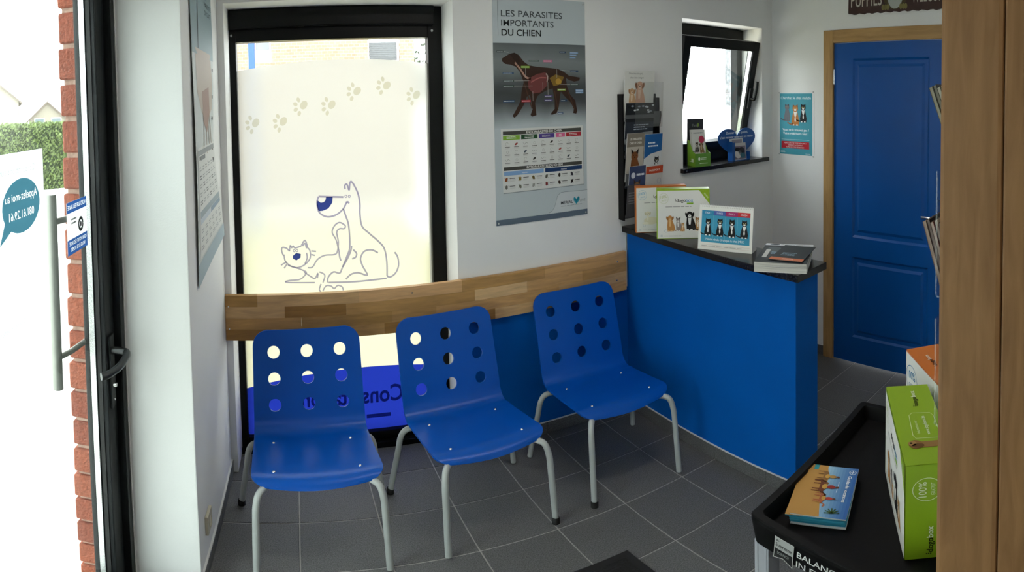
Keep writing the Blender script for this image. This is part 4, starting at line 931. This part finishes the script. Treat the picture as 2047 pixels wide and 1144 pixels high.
leaflet('leaflet', 2.264, 2.392, 1.130, .232, -.0545, .12, 'pale leaflet with orange band and black puppy in the wall rack', d6)
leaflet('leaflet', 2.130, 2.215, 1.105, .165, -.0605, .10, 'grey text leaflet in the lowest pocket of the wall rack', d7, mat_=ink('#54565a'))
M_ACR = clear_glass('clear_acrylic', (0.93, 0.94, 0.94), 0.05)
boxo('acrylic_cover', (.058, .262, -.0655, -.0635, .47, .70), M_ACR, rk, rot=(.06, 0, 0))

# ================================================================== DISPLAYS on the window sill
SZ = 1.3062
DA, DP = -.23, (2.733, -0.004)
ds = empty('leaflet_display', (DP[0], DP[1], SZ), DA, 'black and green card leaflet holder on the window sill', 'display')
M_DG = mat('display_green', '#78a52c', rough=.45); M_DK = mat('display_black', '#23262a', rough=.5); DW, DD = .118, .105
b = MB()
for x in (0, DW - .002): b.prism([(0, 0), (DD, 0), (DD, .15), (.080, .145), (.035, .085), (0, .074)], x, x + .002, M_DG, axis='x')
b.box(.002, DW - .002, 0, .002, 0, .074, M_DG); b.box(.002, DW - .002, 0.002, DD, 0, .002, M_DG); b.build('holder_tray', ds)
b = MB(); b.box(-.004, DW + .004, 0, .003, 0, .268, M_DK); bk = b.build('holder_back', ds, (0, DD + .006, .001), (.06, 0, 0))
c = Canvas(); c.text('Family', DW / 2, .222, .017, '#9aa09a', 2, width=.046, align='c'); c.ell(DW / 2 + .02, .232, .008, .012, '#7c9a3a', 2, 10); c.greek(.03, .195, .09, .205, 1, '#5a5e60', 2); c.build('back_print', bk)
c = Canvas(); c.rect(0, 0, DW, .074, '#5f9038', 1); c.ell(.030, .044, .008, .010, '#e8f0e0', 2); c.greek(.045, .036, .100, .052, 2, '#dbe8cc', 2); c.greek(.032, .014, .095, .022, 1, '#dbe8cc', 2); c.build('front_print', ds, (0, -.0004, 0))
c = Canvas(); c.greek(.03, .022, .075, .030, 1, '#dfe8cf', 1); c.rect(.055, .024, .083, .044, '#dfe8cf', 1); c.build('side_print', ds, (-.0006, DD, 0), (0, 0, -PI / 2))
def dl(c, w, h):
    c.rect(0, 0, w, h, '#d6d6d0', 1); c.ell(w * .70, h * .72, w * .22, w * .22, '#c03a58', 2, 18); c.greek(w * .1, h * .88, w * .9, h * .94, 1, '#7a7e80', 2); cat_print(c, w * .32, h * .36, h * .30, '#3a3630', '#d8d0c4', L=3); dog_print(c, w * .66, h * .34, h * .30, '#8a6a48', '#4a3626', '#cdb89c', 3)
for i, (yy, xx) in enumerate(((.040, .010), (.062, .006))):
    r = leaflet('leaflet', 0, .100, 0, .205, 0, 0, ('front white leaflet with pets in the green sill holder', 'rear white leaflet in the green sill holder')[i], dl, 'leaflets in the sill holder')
    r.location = Vector((DP[0], DP[1], SZ + .003)) + Matrix.Rotation(DA, 3, 'Z') @ Vector((xx, yy, 0)); r.rotation_euler = (-.10, 0, DA)
ht = empty('heart_display', (3.02, 0.058, SZ), -.06, 'blue heart shaped card display with white slogan on the sill', 'display')
hp = []
for i in range(60):
    t = 2 * PI * i / 60; hp.append((.180 + .188 * (math.sin(t) ** 3), .113 + .1085 * (13 * math.cos(t) - 5 * math.cos(2 * t) - 2 * math.cos(3 * t) - math.cos(4 * t)) / 15.0))
zmin = min(p[1] for p in hp); hp = [(x, max(.0, z - zmin - .012)) for x, z in hp]
M_HB = mat('display_blue', '#12509a', rough=.45)
b = MB(); b.prism(hp, 0, .004, M_HB, axis='y'); b.build('heart_card', ht)
c = Canvas(); c.text('Donner de la qualité,', .18, .165, .0145, '#e8eef6', 2, width=.22, align='c', bold=.015); c.text("c'est recevoir tellement en retour.", .18, .138, .0145, '#e8eef6', 2, width=.335, align='c', bold=.015); c.build('heart_slogan', ht)
b = MB(); b.box(.085, .087, -.05, 0, 0, .12, M_HB); b.box(.085, .262, -.05, 0, 0, .002, M_HB); b.box(.085, .11, -.05, -.048, 0, .115, M_HB); b.box(.260, .262, -.05, 0, 0, .05, M_HB); b.build('leaflet_pocket', ht)
def dh(c, w, h):
    c.rect(0, 0, w, h, '#c8c4c4', 1); c.rect(w * .05, h * .05, w * .95, h * .82, '#7a6e7e', 2); c.ell(w * .35, h * .35, w * .28, h * .25, '#d8d4d0', 3); c.ell(w * .62, h * .5, w * .26, h * .25, '#22262e', 3); c.ell(w * .7, h * .25, w * .2, h * .16, '#3c6a78', 4); c.ell(w * .3, h * .62, w * .2, h * .12, '#1a1c20', 4)
def dh2(c, w, h): c.rect(0, 0, w, h, '#d4d6d4', 1); c.rect(w * .15, h * .70, w * .92, h * .95, '#9a94a0', 2)
for i, (x0, yy, hh2, w2, dr) in enumerate(((3.128, .010, .105, .132, dh), (3.115, .030, .132, .140, dh2))):
    leaflet('leaflet', x0, x0 + w2, SZ + .003, hh2, yy, -.10, ('leaflet with a black and white dog photo in the heart display', 'pale leaflet behind the photo leaflet in the heart display')[i], dr, 'leaflets in the heart display')

# ================================================================== TROLLEY with tray top
NL, FL_, FR_, NR = Vector((1.176, -1.806)), Vector((1.776, -1.747)), Vector((1.800, -2.225)), Vector((1.112, -2.275))
tr = empty('display_trolley', (0, 0, 0), label='black plastic tray trolley with white lettering in front of the counter', cat='trolley')
def inset(P, d):
    out = []
    n = len(P)
    for i in range(n):
        a, p, c_ = P[i - 1], P[i], P[(i + 1) % n]
        e1 = (p - a).normalized(); e2 = (c_ - p).normalized(); n1 = Vector((-e1.y, e1.x)); n2 = Vector((-e2.y, e2.x))
        bis = (n1 + n2).normalized(); out.append(p - bis * d / max(.3, bis.dot(n1)))
    return out
def rounded(P, r, n=5):
    out = []
    for i in range(len(P)):
        a, p, c_ = P[i - 1], P[i], P[(i + 1) % len(P)]; u = (a - p).normalized(); w = (c_ - p).normalized()
        for k in range(n + 1):
            t = k / n; q0 = p + u * r * (1 - t); q1 = p + w * r * t; out.append(q0.lerp(q1, t))
    return out
def tray(name, z_floor, z_top, z_bot, P, parent):
    b = MB(); o0 = rounded(P, .018); o1 = rounded(inset(P, .020), .014); o2 = rounded(inset(P, .030), .014); ob = rounded(inset(P, .008), .016)
    L3 = [[(p.x, p.y, z) for p in pl_] for pl_, z in ((ob, z_bot), (o0, z_top - .012), (o0, z_top - .003), (rounded(inset(P, .003), .017), z_top), (o1, z_top), (o2, z_floor))]
    for A_, B_ in zip(L3[:-1], L3[1:]):
        for i in range(len(A_)): j = (i + 1) % len(A_); b.face([A_[i], A_[j], B_[j], B_[i]], M_BLACKPL)
    b.face(L3[-1], M_BLACKPL); b.face(list(reversed(L3[0])), M_BLACKPL)
    return b.build(name, parent, smooth=35)
P4 = [NL, FL_, FR_, NR]
tray('tray', .800, .840, .757, P4, tr)
lowP = [p + Vector((.36, .07)) * 0 for p in P4]
M_LEG = mat('grey_translucent_plastic', (0.40, 0.41, 0.45), rough=.3, spec=.5, vary=.05)
cen = sum(P4, Vector((0, 0))) / 4
for p in P4:
    q = p + (cen - p).normalized() * .040
    b = MB(); b.box(q.x - .019, q.x + .019, q.y - .019, q.y + .019, 0.0, .757, M_LEG)
    for s_ in (-1, 1): b.box(q.x - .0205, q.x - .019, q.y + s_ * .012 - .003, q.y + s_ * .012 + .003, 0.0, .757, M_LEG)
    b.build('leg', tr, bevel=.003)
sh_ = [cen + (p - cen) * .80 for p in P4]
tray('lower_shelf', .470, .500, .450, sh_, tr)
ex = (NR - NL).normalized(); th_ = math.atan2(ex.y, ex.x)
c = Canvas()
c.poly([(.083, -.010), (.135, -.010), (.135, -.074), (.109, -.062), (.083, -.070)], '#c8c8c4', 1); c.poly([(.0845, -.0115), (.1335, -.0115), (.1335, -.040), (.0845, -.040)], '#a9aba9', 2); c.poly([(.0845, -.041), (.1335, -.041), (.1335, -.071), (.109, -.060), (.0845, -.068)], '#1c1d1e', 2)
c.text('Supreme', .109, -.034, .0095, '#1a1a1a', 3, width=.044, align='c', bold=.01); c.text('SCIENCE', .109, -.054, .007, '#9a9c9c', 3, width=.032, align='c'); c.line([(.087, -.020), (.092, -.017), (.096, -.019)], .002, '#1a1a1a', 3)
c.text('BALANCED NUTRITION', .144, -.034, .0155, '#cfd0ce', 2, width=.27, bold=.012); c.text('IN EVERY BOWL', .144, -.060, .0155, '#cfd0ce', 2, width=.19, bold=.012)
o = c.build('tray_lettering', tr, (NL.x, NL.y, .840), (math.radians(-5), 0, th_)); o.location = (NL.x - .0022, NL.y, .838)
o['label'] = 'white lettering and badge on the tray edge'

# ---- travel guides stacked on the tray
GA, GB = Vector((1.239, -1.866)), Vector((1.283, -1.974))          # near left and near right corner
gx = (GB - GA).normalized(); ga = math.atan2(gx.y, gx.x); GWd, GHt = .120, .202
EDGE = [mat('leaflet_edge_%d' % i, c_, rough=.6) for i, c_ in enumerate(((0.75, 0.76, 0.75), (0.03, 0.35, 0.55), (0.02, 0.28, 0.45), (0.05, 0.42, 0.60)))]
z = .8008
NB = 9
for i in range(NB):
    lab = 'travel guide leaflet with camel riders on top of the tray stack' if i == NB - 1 else '%s travel guide leaflet from the top of the stack on the tray' % ('', 'second', 'third', 'fourth', 'fifth', 'sixth', 'seventh', 'eighth', 'lowest ninth')[NB - 1 - i]
    jx, jy, ja = random.uniform(-.003, .003), random.uniform(-.003, .003), random.uniform(-.02, .02)
    if i == NB - 2: jx, jy, ja = -.008, .006, .03
    r = empty('travel_leaflet', (GA.x + jx, GA.y + jy, z), ga + ja, lab, 'leaflet', 'travel guide leaflets on the tray')
    b = MB(); b.box(0, GWd, 0, GHt, 0, .0033, EDGE[(0, 1, 2, 3, 1, 3, 2, 1, 0)[i]]); b.build('leaflet_sheet', r, bevel=.0006, bseg=1)
    z += .0036
    if i >= NB - 2:
        c = Canvas(); W_, H_ = GWd, GHt
        for k in range(10):
            t = k / 10; col_ = '#%02x%02x%02x' % (int(150 - 110 * t), int(190 - 100 * t), int(214 - 50 * t)); c.rect(W_ * (.38 + .62 * t), 0, W_ * (.38 + .62 * (t + .1)), H_, col_, 1)
        c.rect(0, 0, W_ * .38, H_, '#c99a56', 1); c.poly([(0, 0), (W_ * .52, 0), (W_ * .40, H_ * .4), (W_ * .46, H_ * .75), (W_ * .36, H_), (0, H_)], '#b98a48', 2); c.rect(W_ * .10, H_ * .90, W_ * .19, H_, '#2f8e96', 3)
        CAMEL = [(-.9, 0), (-.8, 0), (-.75, .5), (-.55, .55), (-.5, 0), (-.4, 0), (-.38, .55), (.15, .55), (.2, 0), (.3, 0), (.32, .55), (.42, .5), (.5, 0), (.6, 0), (.58, .7), (.75, .75), (.85, 1.05), (1.05, 1.1), (1.1, 1.0), (1.25, 1.02), (1.25, 1.15), (1.0, 1.28), (.85, 1.2), (.65, .95), (.45, .95), (.2, 1.05), (-.1, 1.3), (-.4, 1.05), (-.8, .95), (-.95, .7)]
        for (fx, fz, s_, col_, rc) in ((.22, .76, .026, '#8a6238', '#b08a4e'), (.20, .55, .030, '#6e3a22', '#8c2a24'), (.30, .33, .024, '#a8603e', '#b4443a')):     # camels with riders, drawn sideways on the sheet
            c.poly([(W_ * fx + v * s_, H_ * fz - u * s_) for u, v in CAMEL], col_, 4); c.ell(W_ * fx + 1.45 * s_, H_ * fz + .1 * s_, .34 * s_, .24 * s_, rc, 5, 14); c.ell(W_ * fx + 1.92 * s_, H_ * fz + .08 * s_, .15 * s_, .14 * s_, '#5c3a26', 6, 10); c.ell(W_ * fx + .95 * s_, H_ * fz + .1 * s_, .22 * s_, .34 * s_, '#c89a4a', 5, 12)
        for q in range(7): c.line([(W_ * .72, H_ * .08), (W_ * (.72 + .14 * math.cos(q * .5 + .2)), H_ * (.08 + .09 * math.sin(q * .5 + .2)))], .003, '#3c5a2a', 5)
        c.ring(W_ * .90, H_ * .90, .008, .0014, '#e6eef6', 4); c.line([(W_ * .90, H_ * .90 - .006), (W_ * .90, H_ * .90 + .006)], .0016, '#e6eef6', 4); c.line([(W_ * .90 - .006, H_ * .90), (W_ * .90 + .006, H_ * .90)], .0016, '#e6eef6', 4)
        c.text('Guide de vacances', W_ * .83, H_ * .82, .0085, '#eef3f8', 4, width=.105, rot=-PI / 2, bold=.015); c.greek(W_ * .68, H_ * .40, W_ * .70, H_ * .75, 1, '#cddcea', 4, .6)
        c.build('leaflet_print', r, (0, 0, .0036), (-PI / 2, 0, 0))

# ---- boxes on the tray
def g_top(c, w, d):
    c.rect(0, 0, w, d, M_CGREEN, 1); logo(c, w * .30, d * .62, w * .21, '#20260c', '#e6ecd6', 3, rot=PI)
    c.line([(w * .40, d * .42), (w * .41, d * .80), (w * .45, d * .86), (w * .68, d * .86), (w * .735, d * .98), (w * .725, d * .80), (w * .715, d * .34), (w * .68, d * .30), (w * .43, d * .34), (w * .40, d * .42)], .0012, '#d8e2b4', 3)
    c.text('Informations sur', w * .66, d * .46, .0065, '#d8e2b4', 3, width=w * .16, rot=PI); c.text('www.dogofriend.be', w * .68, d * .66, .0085, '#eef2dc', 3, width=w * .23, rot=PI)
    c.line([(w * .79, d * .36), (w * .79, d * .98)], .022, '#94703e', 3); c.ell(w * .785, d * .30, .016, .015, '#8a6436', 4, 14); c.ell(w * .775, d * .24, .009, .009, '#a8804c', 5, 12); c.ell(w * .80, d * .34, .008, .013, '#6a4a26', 5, 10); c.ell(w * .772, d * .215, .003, .003, '#1c1410', 6, 8)
def g_end(c, d, h):
    c.rect(0, 0, d, h, M_CGREEN, 1); stamp(c, d * .40, h * .76, d * .27, '#e4ecc8', 3, rot=PI / 2); logo(c, d * .52, h * .07, h * .30, '#20260c', '#e6ecd6', 3, rot=PI / 2)
Z0 = .8010
ga0 = Vector((1.249, -2.128)); gd = Vector((.305, .192)).normalized()
# face looks away from the camera to the left: x axis runs from the far end to the near end
far = ga0 + gd * .332
print_box('cardboard_box', (far.x, far.y, Z0), math.atan2(-gd.y, -gd.x), .332, .246, .104, M_CGREEN, 'green box standing on end of the black tray, nearest the post', 'box', family_face(True), topf=g_top)
nw = Vector((gd.y, -gd.x))
def near_end(root, w, d, h, draw):
    c = Canvas(); draw(c, d, h); c.build('box_end', root, (w + .0006, 0, 0), (0, 0, PI / 2))
near_end(bpy.data.objects['cardboard_box.002'], .332, .104, .246, g_end)
def o_top(c, w, d):
    c.rect(0, 0, w, d, M_CORANGE, 1); logo(c, w * .42, d * .42, w * .24, '#2a1608', '#f0e2d2', 3, rot=PI); c.ell(w * .7, d * .6, w * .06, d * .2, '#a8a49c', 3)
def o_face(c, w, h):
    c.rect(0, 0, w, h, M_CORANGE, 1); c.rect(.003, .002, w - .003, h - .003, WHITE, 2); stamp(c, w * .15, h * .74, h * .15, '#3a7ea8'); logo(c, w * .40, h * .70, w * .32); dog_print(c, w * .30, h * .12, h * .34, '#dcd6bc', '#c8c0a2', None, 3, lying=True); dog_print(c, w * .64, h * .12, h * .42, '#2a2622', '#151311', '#e0dcd4', 3)
od = Vector((-.167, -.167)).normalized()
orr = print_box('cardboard_box', (1.714, -1.926, Z0), math.atan2(od.y, od.x), .290, .265, .098, M_CORANGE, 'orange and white box behind the green one on the black tray', 'box', o_face, topf=o_top)

# ================================================================== DOORWAY POST close to the camera, rack of magazines behind it
M_POST = wood('beech_post', '#8f6840', '#a67c50', 'z', rough=.5, scale=14)
pw = empty('wooden_post', (0, 0, 0), label='light wooden doorway post at the right edge, close to the camera', cat='post')
boxo('post_board', (.945, .982, -2.376, -2.300, 0, 2.2), M_POST, pw, bevel=.006); boxo('post_board', (.948, .982, -2.474, -2.3765, 0, 2.2), M_POST, pw, bevel=.003)
mr = empty('magazine_holder', (1.13, YF, 1.25), 0, 'clear acrylic magazine holder on the wall behind the wooden post', 'holder')
for z in (-.02, .19):
    boxo('holder_front', (0, .24, .070, .0725, z, z + .175), M_ACR, mr); boxo('holder_base', (0, .24, .006, .070, z - .003, z), M_ACR, mr)
boxo('holder_back', (0, .24, .001, .004, -.03, .40), M_ACR, mr)
CV = ['#6c6a50', '#3c3a34', '#8a8670', '#2c2e2c', '#9a9a88', '#54504a']; CV2 = ['#8c7466', '#3a2c2a', '#a48c7c', '#2a2224', '#7c3a34', '#c0aa9a']
for s_, (ztop, ytop, tilt, cv, nm, k0) in enumerate(((1.728, -2.209, .40, CV, 'upper', 0), (1.540, -2.200, .32, CV2, 'lower', 0))):
    for i in range(6):
        lab = '%s magazine from the door side in the %s bundle behind the wooden post' % (('first', 'second', 'third', 'fourth', 'fifth', 'sixth')[i], nm)
        Lm = .21; y = ytop - .0065 * i - .004 * (i % 2) * 0; zz_ = ztop + (.003 if i % 2 else 0)
        r = empty('magazine', (1.150, y - math.sin(tilt) * Lm, zz_ - math.cos(tilt) * Lm), 0, lab, 'magazine', 'magazines in the %s pocket by the post' % nm, rot=(-tilt, 0, 0))
        b = MB(); b.box(.0006, .195, -.0022, .0022, .0005, Lm - .0005, mat('magazine_edge_%d' % (i % 3 + 3 * s_), ((.34, .32, .24), (.20, .19, .15), (.42, .40, .33), (.36, .27, .22), (.20, .15, .13), (.46, .36, .31))[i % 3 + 3 * s_], rough=.8)); b.build('pages', r)
        b = MB(); b.box(0, .196, .0022, .0028, 0, Lm, ink(cv[i])); b.box(0, .196, -.0028, -.0022, 0, Lm, ink(cv[(i + 2) % 6])); b.build('cover', r)

# ================================================================== FLOOR MAT, SOCKET
mt = empty('floor_mat', (0, 0, 0), label='black rubber backed mat on the floor tiles at the lower edge', cat='mat')
boxo('mat_border', (.70, 1.444, -1.45, -.989, .0006, .006), M_RUBBER, mt, bevel=.002)
M_PILE = mat('black_ribbed_pile', (0.012, 0.012, 0.012), rough=.95, vary=.6, vscale=120, bump=1.0, bscale=150, stretch=(1, 3, 1))
boxo('mat_pile', (.735, 1.409, -1.415, -1.024, .006, .0095), M_PILE, mt, bevel=.001)
c = Canvas()
for i in range(9): c.greek(.745, -1.40 + .042 * i, 1.40, -1.375 + .042 * i, 2, '#26262a', 1, .5)
c.build('mat_ribs', mt, (0, 0, .0097), (-PI / 2, 0, 0))
bpy.data.objects['mat_ribs'].location = (0, 0, .0097)
ws = empty('wall_socket', (0.0005, -0.685, 0.235), PI / 2, 'beige wall socket low on the left wall', 'socket')
M_BEI = mat('beige_plastic', (0.50, 0.46, 0.36), rough=.45)
b = MB(); b.box(-.04, .04, -.012, 0, -.045, .045, M_BEI); b.build('socket_plate', ws, bevel=.003)
b = MB(); lathe(b, [(0.0001, -.001), (.021, -.001), (.022, .0025), (.024, .0)], M_BEI, 18, Matrix.Translation((0, -.0125, 0)) @ Matrix.Rotation(PI / 2, 4, 'X')); b.build('socket_well', ws, smooth=40)

# ================================================================== NOTICES stuck on the glass door (printed to be read from outside)
dn = empty('paper_notice', (-0.2792, -1.283, 1.030), PI / 2, 'white paper notice with blue speech bubble on the glass door', 'notice')
M_NOTE = film('thin_white_paper', (0.86, 0.87, 0.86), tr=.5)
c = Canvas(); c.rect(-.42, 0, 0, .613, M_NOTE, 0); c.build('notice_sheet', dn)
c = Canvas(); EL = [(-.118 + .092 * math.cos(t), .500 + .058 * math.sin(t)) for t in [2 * PI * i / 40 for i in range(40)]]
EL = EL[:24] + [(-.225, .430)] + EL[26:]
M_BUB = tint('blue_grey_print', (0.055, 0.16, 0.22)); M_GRY = tint('grey_print', (0.42, 0.43, 0.44))
knockout(c, EL, [('Appelez-moi au', -.040, .513, .0175, .155), ('081.61.29.61', -.058, .474, .0175, .122)], M_BUB); c.build('speech_bubble', dn)
c = Canvas()
c.text('Consultations sur rendez-vous', -.045, .570, .0145, M_GRY, 2, width=.30, mirror=True); c.build('notice_heading', dn); c = Canvas(); c.text('Docteur vétérinaire', -.12, .24, .012, M_GRY, 2, width=.16, mirror=True)
c.build('notice_lettering', dn)
vs_ = empty('video_sticker', (-0.2792, -1.147, 1.360), PI / 2, 'blue and white video surveillance sticker on the glass door', 'sticker')
c = Canvas()
M_STB = tint('sticker_blue', (0.03, 0.09, 0.28)); M_STK = tint('sticker_black', (0.03, 0.03, 0.03))
c.rect(0, 0, .146, .136, M_NOTE, 0)
knockout(c, [(0, .108), (.146, .108), (.146, .136), (0, .136)], [('VIDÉO SURVEILLANCE', .140, .117, .011, .132)], M_STB, 1); knockout(c, [(0, 0), (.146, 0), (.146, .040), (0, .040)], [('POUR VOTRE SÉCURITÉ', .138, .024, .0095, .125), ('VOUS ÊTES FILMÉS', .128, .008, .0095, .105)], M_STB, 1)
c.ring(.098, .068, .0155, .009, M_STK, 2, 16); c.ell(.098, .068, .006, .008, M_STK, 2, 12); c.greek(.03, .075, .07, .095, 2, M_STK, 2)
c.build('sticker_sheet', vs_)

# ================================================================== OUTSIDE
M_GROUND = mat('pale_concrete_paving', (0.62, 0.61, 0.58), rough=.9, vary=.06, vscale=2)
tag(boxo('ground_outside', (-60, 60, -40, 80, -.20, -.10), M_GROUND), 'pale paving outside the building', kind='structure')
tag(boxo('lawn', (-0.6, 2.3, .75, 7.4, -.101, -.085), mat('dry_yellow_green_lawn', (0.27, 0.24, 0.075), rough=.95, vary=.25, vscale=3)), 'yellowish lawn in the yard behind the tall window', kind='structure')
def leaf_cloud(name, pts, size, m, parent):
    b = MB(); k = b.m(m)
    for p in pts:
        n = Vector((random.gauss(0, 1), random.gauss(0, 1), random.gauss(0, 1))).normalized(); u = n.orthogonal().normalized(); w = n.cross(u); s_ = size * random.uniform(.6, 1.3); p = Vector(p); i = len(b.v)
        b.v += [tuple(p + u * s_), tuple(p + w * s_ * .55), tuple(p - u * s_), tuple(p - w * s_ * .55)]; b.f.append((i, i + 1, i + 2, i + 3)); b.mi.append(k)
    o = b.build(name, parent); o['kind'] = 'stuff'; return o
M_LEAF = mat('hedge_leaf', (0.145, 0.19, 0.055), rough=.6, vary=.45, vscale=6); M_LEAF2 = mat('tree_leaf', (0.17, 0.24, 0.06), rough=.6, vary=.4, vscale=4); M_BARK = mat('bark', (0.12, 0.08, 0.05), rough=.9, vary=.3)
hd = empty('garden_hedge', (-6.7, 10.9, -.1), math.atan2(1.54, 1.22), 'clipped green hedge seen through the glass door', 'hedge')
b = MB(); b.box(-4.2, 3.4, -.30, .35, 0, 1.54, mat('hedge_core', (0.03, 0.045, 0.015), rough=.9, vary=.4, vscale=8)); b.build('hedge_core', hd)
pts = []
for _ in range(15000):
    q = random.random()
    if q < .7: pts.append((random.uniform(-4.2, 3.4), -.33 + random.gauss(0, .03), random.uniform(0, 1.6)))
    elif q < .92: pts.append((random.uniform(-4.2, 3.4), random.uniform(-.35, .38), 1.58 + random.gauss(0, .03)))
    else: pts.append((3.42 + random.gauss(0, .03), random.uniform(-.3, .35), random.uniform(0, 1.6)))
leaf_cloud('foliage', pts, .045, M_LEAF, hd)
tn = empty('garden_tree', (-10.75, 12.9, -.1), 0, 'leafy tree at the far left edge outside the door', 'tree')
b = MB(); b.tube([(0, 0, 0), (.05, 0, 1.2), (0, .05, 2.6)], .12, M_BARK, 10, r2=.06); b.build('trunk', tn, smooth=50)
leaf_cloud('foliage', [(lambda v, r_: (v.x * 1.0 * r_, v.y * r_, 2.9 + v.z * 1.05 * r_))(Vector((random.gauss(0, 1), random.gauss(0, 1), random.gauss(0, 1))).normalized(), random.uniform(.55, 1)) for _ in range(5000)], .08, M_LEAF2, tn)
M_HOUSE = mat('pale_house_render', (0.30, 0.255, 0.21), rough=.9, vary=.04); M_ROOF = mat('pale_roof_tiles', (0.17, 0.13, 0.11), rough=.9, vary=.1)
def house(loc, rz, w, d, he, hr, lab):
    r = empty('far_house', loc, rz, lab, 'house')
    b = MB(); b.prism([(-w / 2, 0), (w / 2, 0), (w / 2, he), (0, he + hr), (-w / 2, he)], 0, d, M_HOUSE, axis='y'); b.build('house_wall', r)
    for s_ in (-1, 1):
        b = MB(); a_ = [(s_ * (w / 2 + .3), he - .3 * hr / (w / 2)), (0, he + hr), (0, he + hr + .15), (s_ * (w / 2 + .3), he - .3 * hr / (w / 2) + .15)]; b.prism(a_, -.25, d + .25, M_ROOF, axis='y'); b.build('roof_slope', r)
    for x in (-w * .22, w * .22):
        b = MB(); b.box(x - .5, x + .5, -.05, .02, he * .35, he * .35 + 1.1, M_WALL); wd = b.build('house_window', r); boxo('window_pane', (x - .42, x + .42, -.07, -.05, he * .35 + .08, he * .35 + 1.02), mat('far_pane', (0.15, 0.18, 0.2), rough=.2), wd)
house((-26.2, 34.0, -.1), .55, 9.6, 9, 2.9, 3.6, 'pale gabled house at the far left beyond the hedge')
house((-22.3, 42.3, -.1), .5, 3.6, 6, 1.35, 1.45, 'small pale gabled house beyond the hedge')
# building across the yard, seen in the clear band at the top of the tall window
def brick_mat():
    m = bpy.data.materials.new('pale_orange_brickwork'); m.use_nodes = True; nt = m.node_tree; bs = nt.nodes['Principled BSDF']; bs.inputs['Roughness'].default_value = .9
    tc = nt.nodes.new('ShaderNodeTexCoord'); mp = nt.nodes.new('ShaderNodeMapping'); mp.inputs['Rotation'].default_value = (PI / 2, 0, 0); br = nt.nodes.new('ShaderNodeTexBrick')
    br.inputs['Color1'].default_value = (.20, .145, .10, 1); br.inputs['Color2'].default_value = (.17, .115, .075, 1); br.inputs['Mortar'].default_value = (.24, .21, .18, 1); br.inputs['Scale'].default_value = 4.6; br.inputs['Mortar Size'].default_value = .018
    nt.links.new(tc.outputs['Object'], mp.inputs[0]); nt.links.new(mp.outputs[0], br.inputs[0]); nt.links.new(br.outputs[0], bs.inputs['Base Color']); return m
ab = empty('brick_building', (0, 8, -.1), 0, 'pale orange brick building across the yard behind the tall window', 'building')
b = MB()
for d in ((-2.6, -.40, 0, .3, 0, 6), (-.40, -.08, 0, .3, 0, 2.55), (-.40, -.08, 0, .3, 3.6, 6), (-.08, 1.86, 0, .3, 0, 6), (1.86, 2.50, 0, .3, 0, 2.52), (1.86, 2.50, 0, .3, 3.6, 6), (2.50, 2.80, 0, .3, 0, 6)): b.box(*d, brick_mat() if d[0] == -2.6 else b.mats[0])
b.build('brick_facade', ab)
M_PVC = mat('white_window_frame', (0.8, 0.8, 0.8), rough=.4); M_DKG = mat('dark_window_glass', (0.12, 0.13, 0.14), rough=.15)
for x0, x1, z0, z1, zs in ((-.40, -.08, 2.55, 3.6, 2.78), (1.86, 2.50, 2.52, 3.6, 2.52)):
    b = MB(); b.box(x0, x1, .08, .14, z0, z1, M_PVC); wd = b.build('facade_window', ab)
    if x0 < 0: boxo('window_pane', (x0 + .02, x1 - .04, .06, .08, zs, z1 - .05), M_DKG, wd)
    else:
        for k in range(9): boxo('shutter_slat', (x0 + .03, x1 - .05, .05, .08, z0 + .015 + k * .035, z0 + .045 + k * .035), mat('shutter_grey', (0.06, 0.063, 0.066), rough=.6), wd)
bpst = tag(boxo('blue_post', (-.362, -.262, 5.95, 6.05, -.1, 3.4), mat('blue_lacquer_post', (0.003, 0.045, 0.20), rough=.4), bevel=.01), 'bright blue post standing in the yard behind the tall window', 'post')
sb = empty('garden_shrub', (3.05, 9.2, -.1), 0, 'dark shrub beside the brick building', 'shrub')
b = MB(); b.tube([(0, 0, 0), (0, 0, 1.6)], .05, M_BARK, 8); b.build('stem', sb)
leaf_cloud('foliage', [(random.gauss(0, .28), random.gauss(0, .28), 2.1 + random.gauss(0, .28)) for _ in range(900)], .06, mat('shrub_leaf', (0.03, 0.045, 0.02), rough=.7, vary=.4), sb)
# pillar outside the small window
pp = empty('yard_pillar', (0, 0, -.1), label='slate clad pillar outside the small open window', cat='pillar')
boxo('pillar_base', (4.89, 5.03, 1.5, 1.75, 0, 1.70), M_WALL, pp)
M_SLATE = mat('grey_slate_cladding', (0.13, 0.135, 0.14), rough=.8, vary=.5, vscale=30)
for k in range(14): boxo('slate', (4.885, 5.035, 1.495, 1.755, 1.70 + k * .12, 1.70 + k * .12 + .1197), M_SLATE, pp)

# ================================================================== ADDED FILL LIGHTS, unseen, in the rear room and the waiting room
def fill_light(x, y, w, d, power, lab):
    r = empty('added_fill_panel', (x, y, CEIL), 0, lab, 'fill_light')
    b = MB(); b.box(-w / 2 - .02, w / 2 + .02, -d / 2 - .02, d / 2 + .02, -.05, -.0005, M_PAPER); b.build('fill_housing', r, bevel=.006)
    m = bpy.data.materials.new('fill_diffuser'); m.use_nodes = True; nt = m.node_tree; nt.nodes.remove(nt.nodes['Principled BSDF']); e = nt.nodes.new('ShaderNodeEmission'); e.inputs['Color'].default_value = (1, .95, .88, 1); e.inputs['Strength'].default_value = power
    nt.links.new(e.outputs[0], nt.nodes['Material Output'].inputs['Surface'])
    b = MB(); b.box(-w / 2, w / 2, -d / 2, d / 2, -.058, -.0505, m); b.build('fill_diffuser', r)
fill_light(0.6, -3.6, 1.2, .3, 4.0, 'unseen fill light added in the room behind the doorway')  # added out of view, brightens the chairs through the doorway
fill_light(1.45, -1.15, 1.3, .3, 6.0, 'unseen fill light added above the waiting room, over the frame')  # added out of view to brighten seats and floor from above
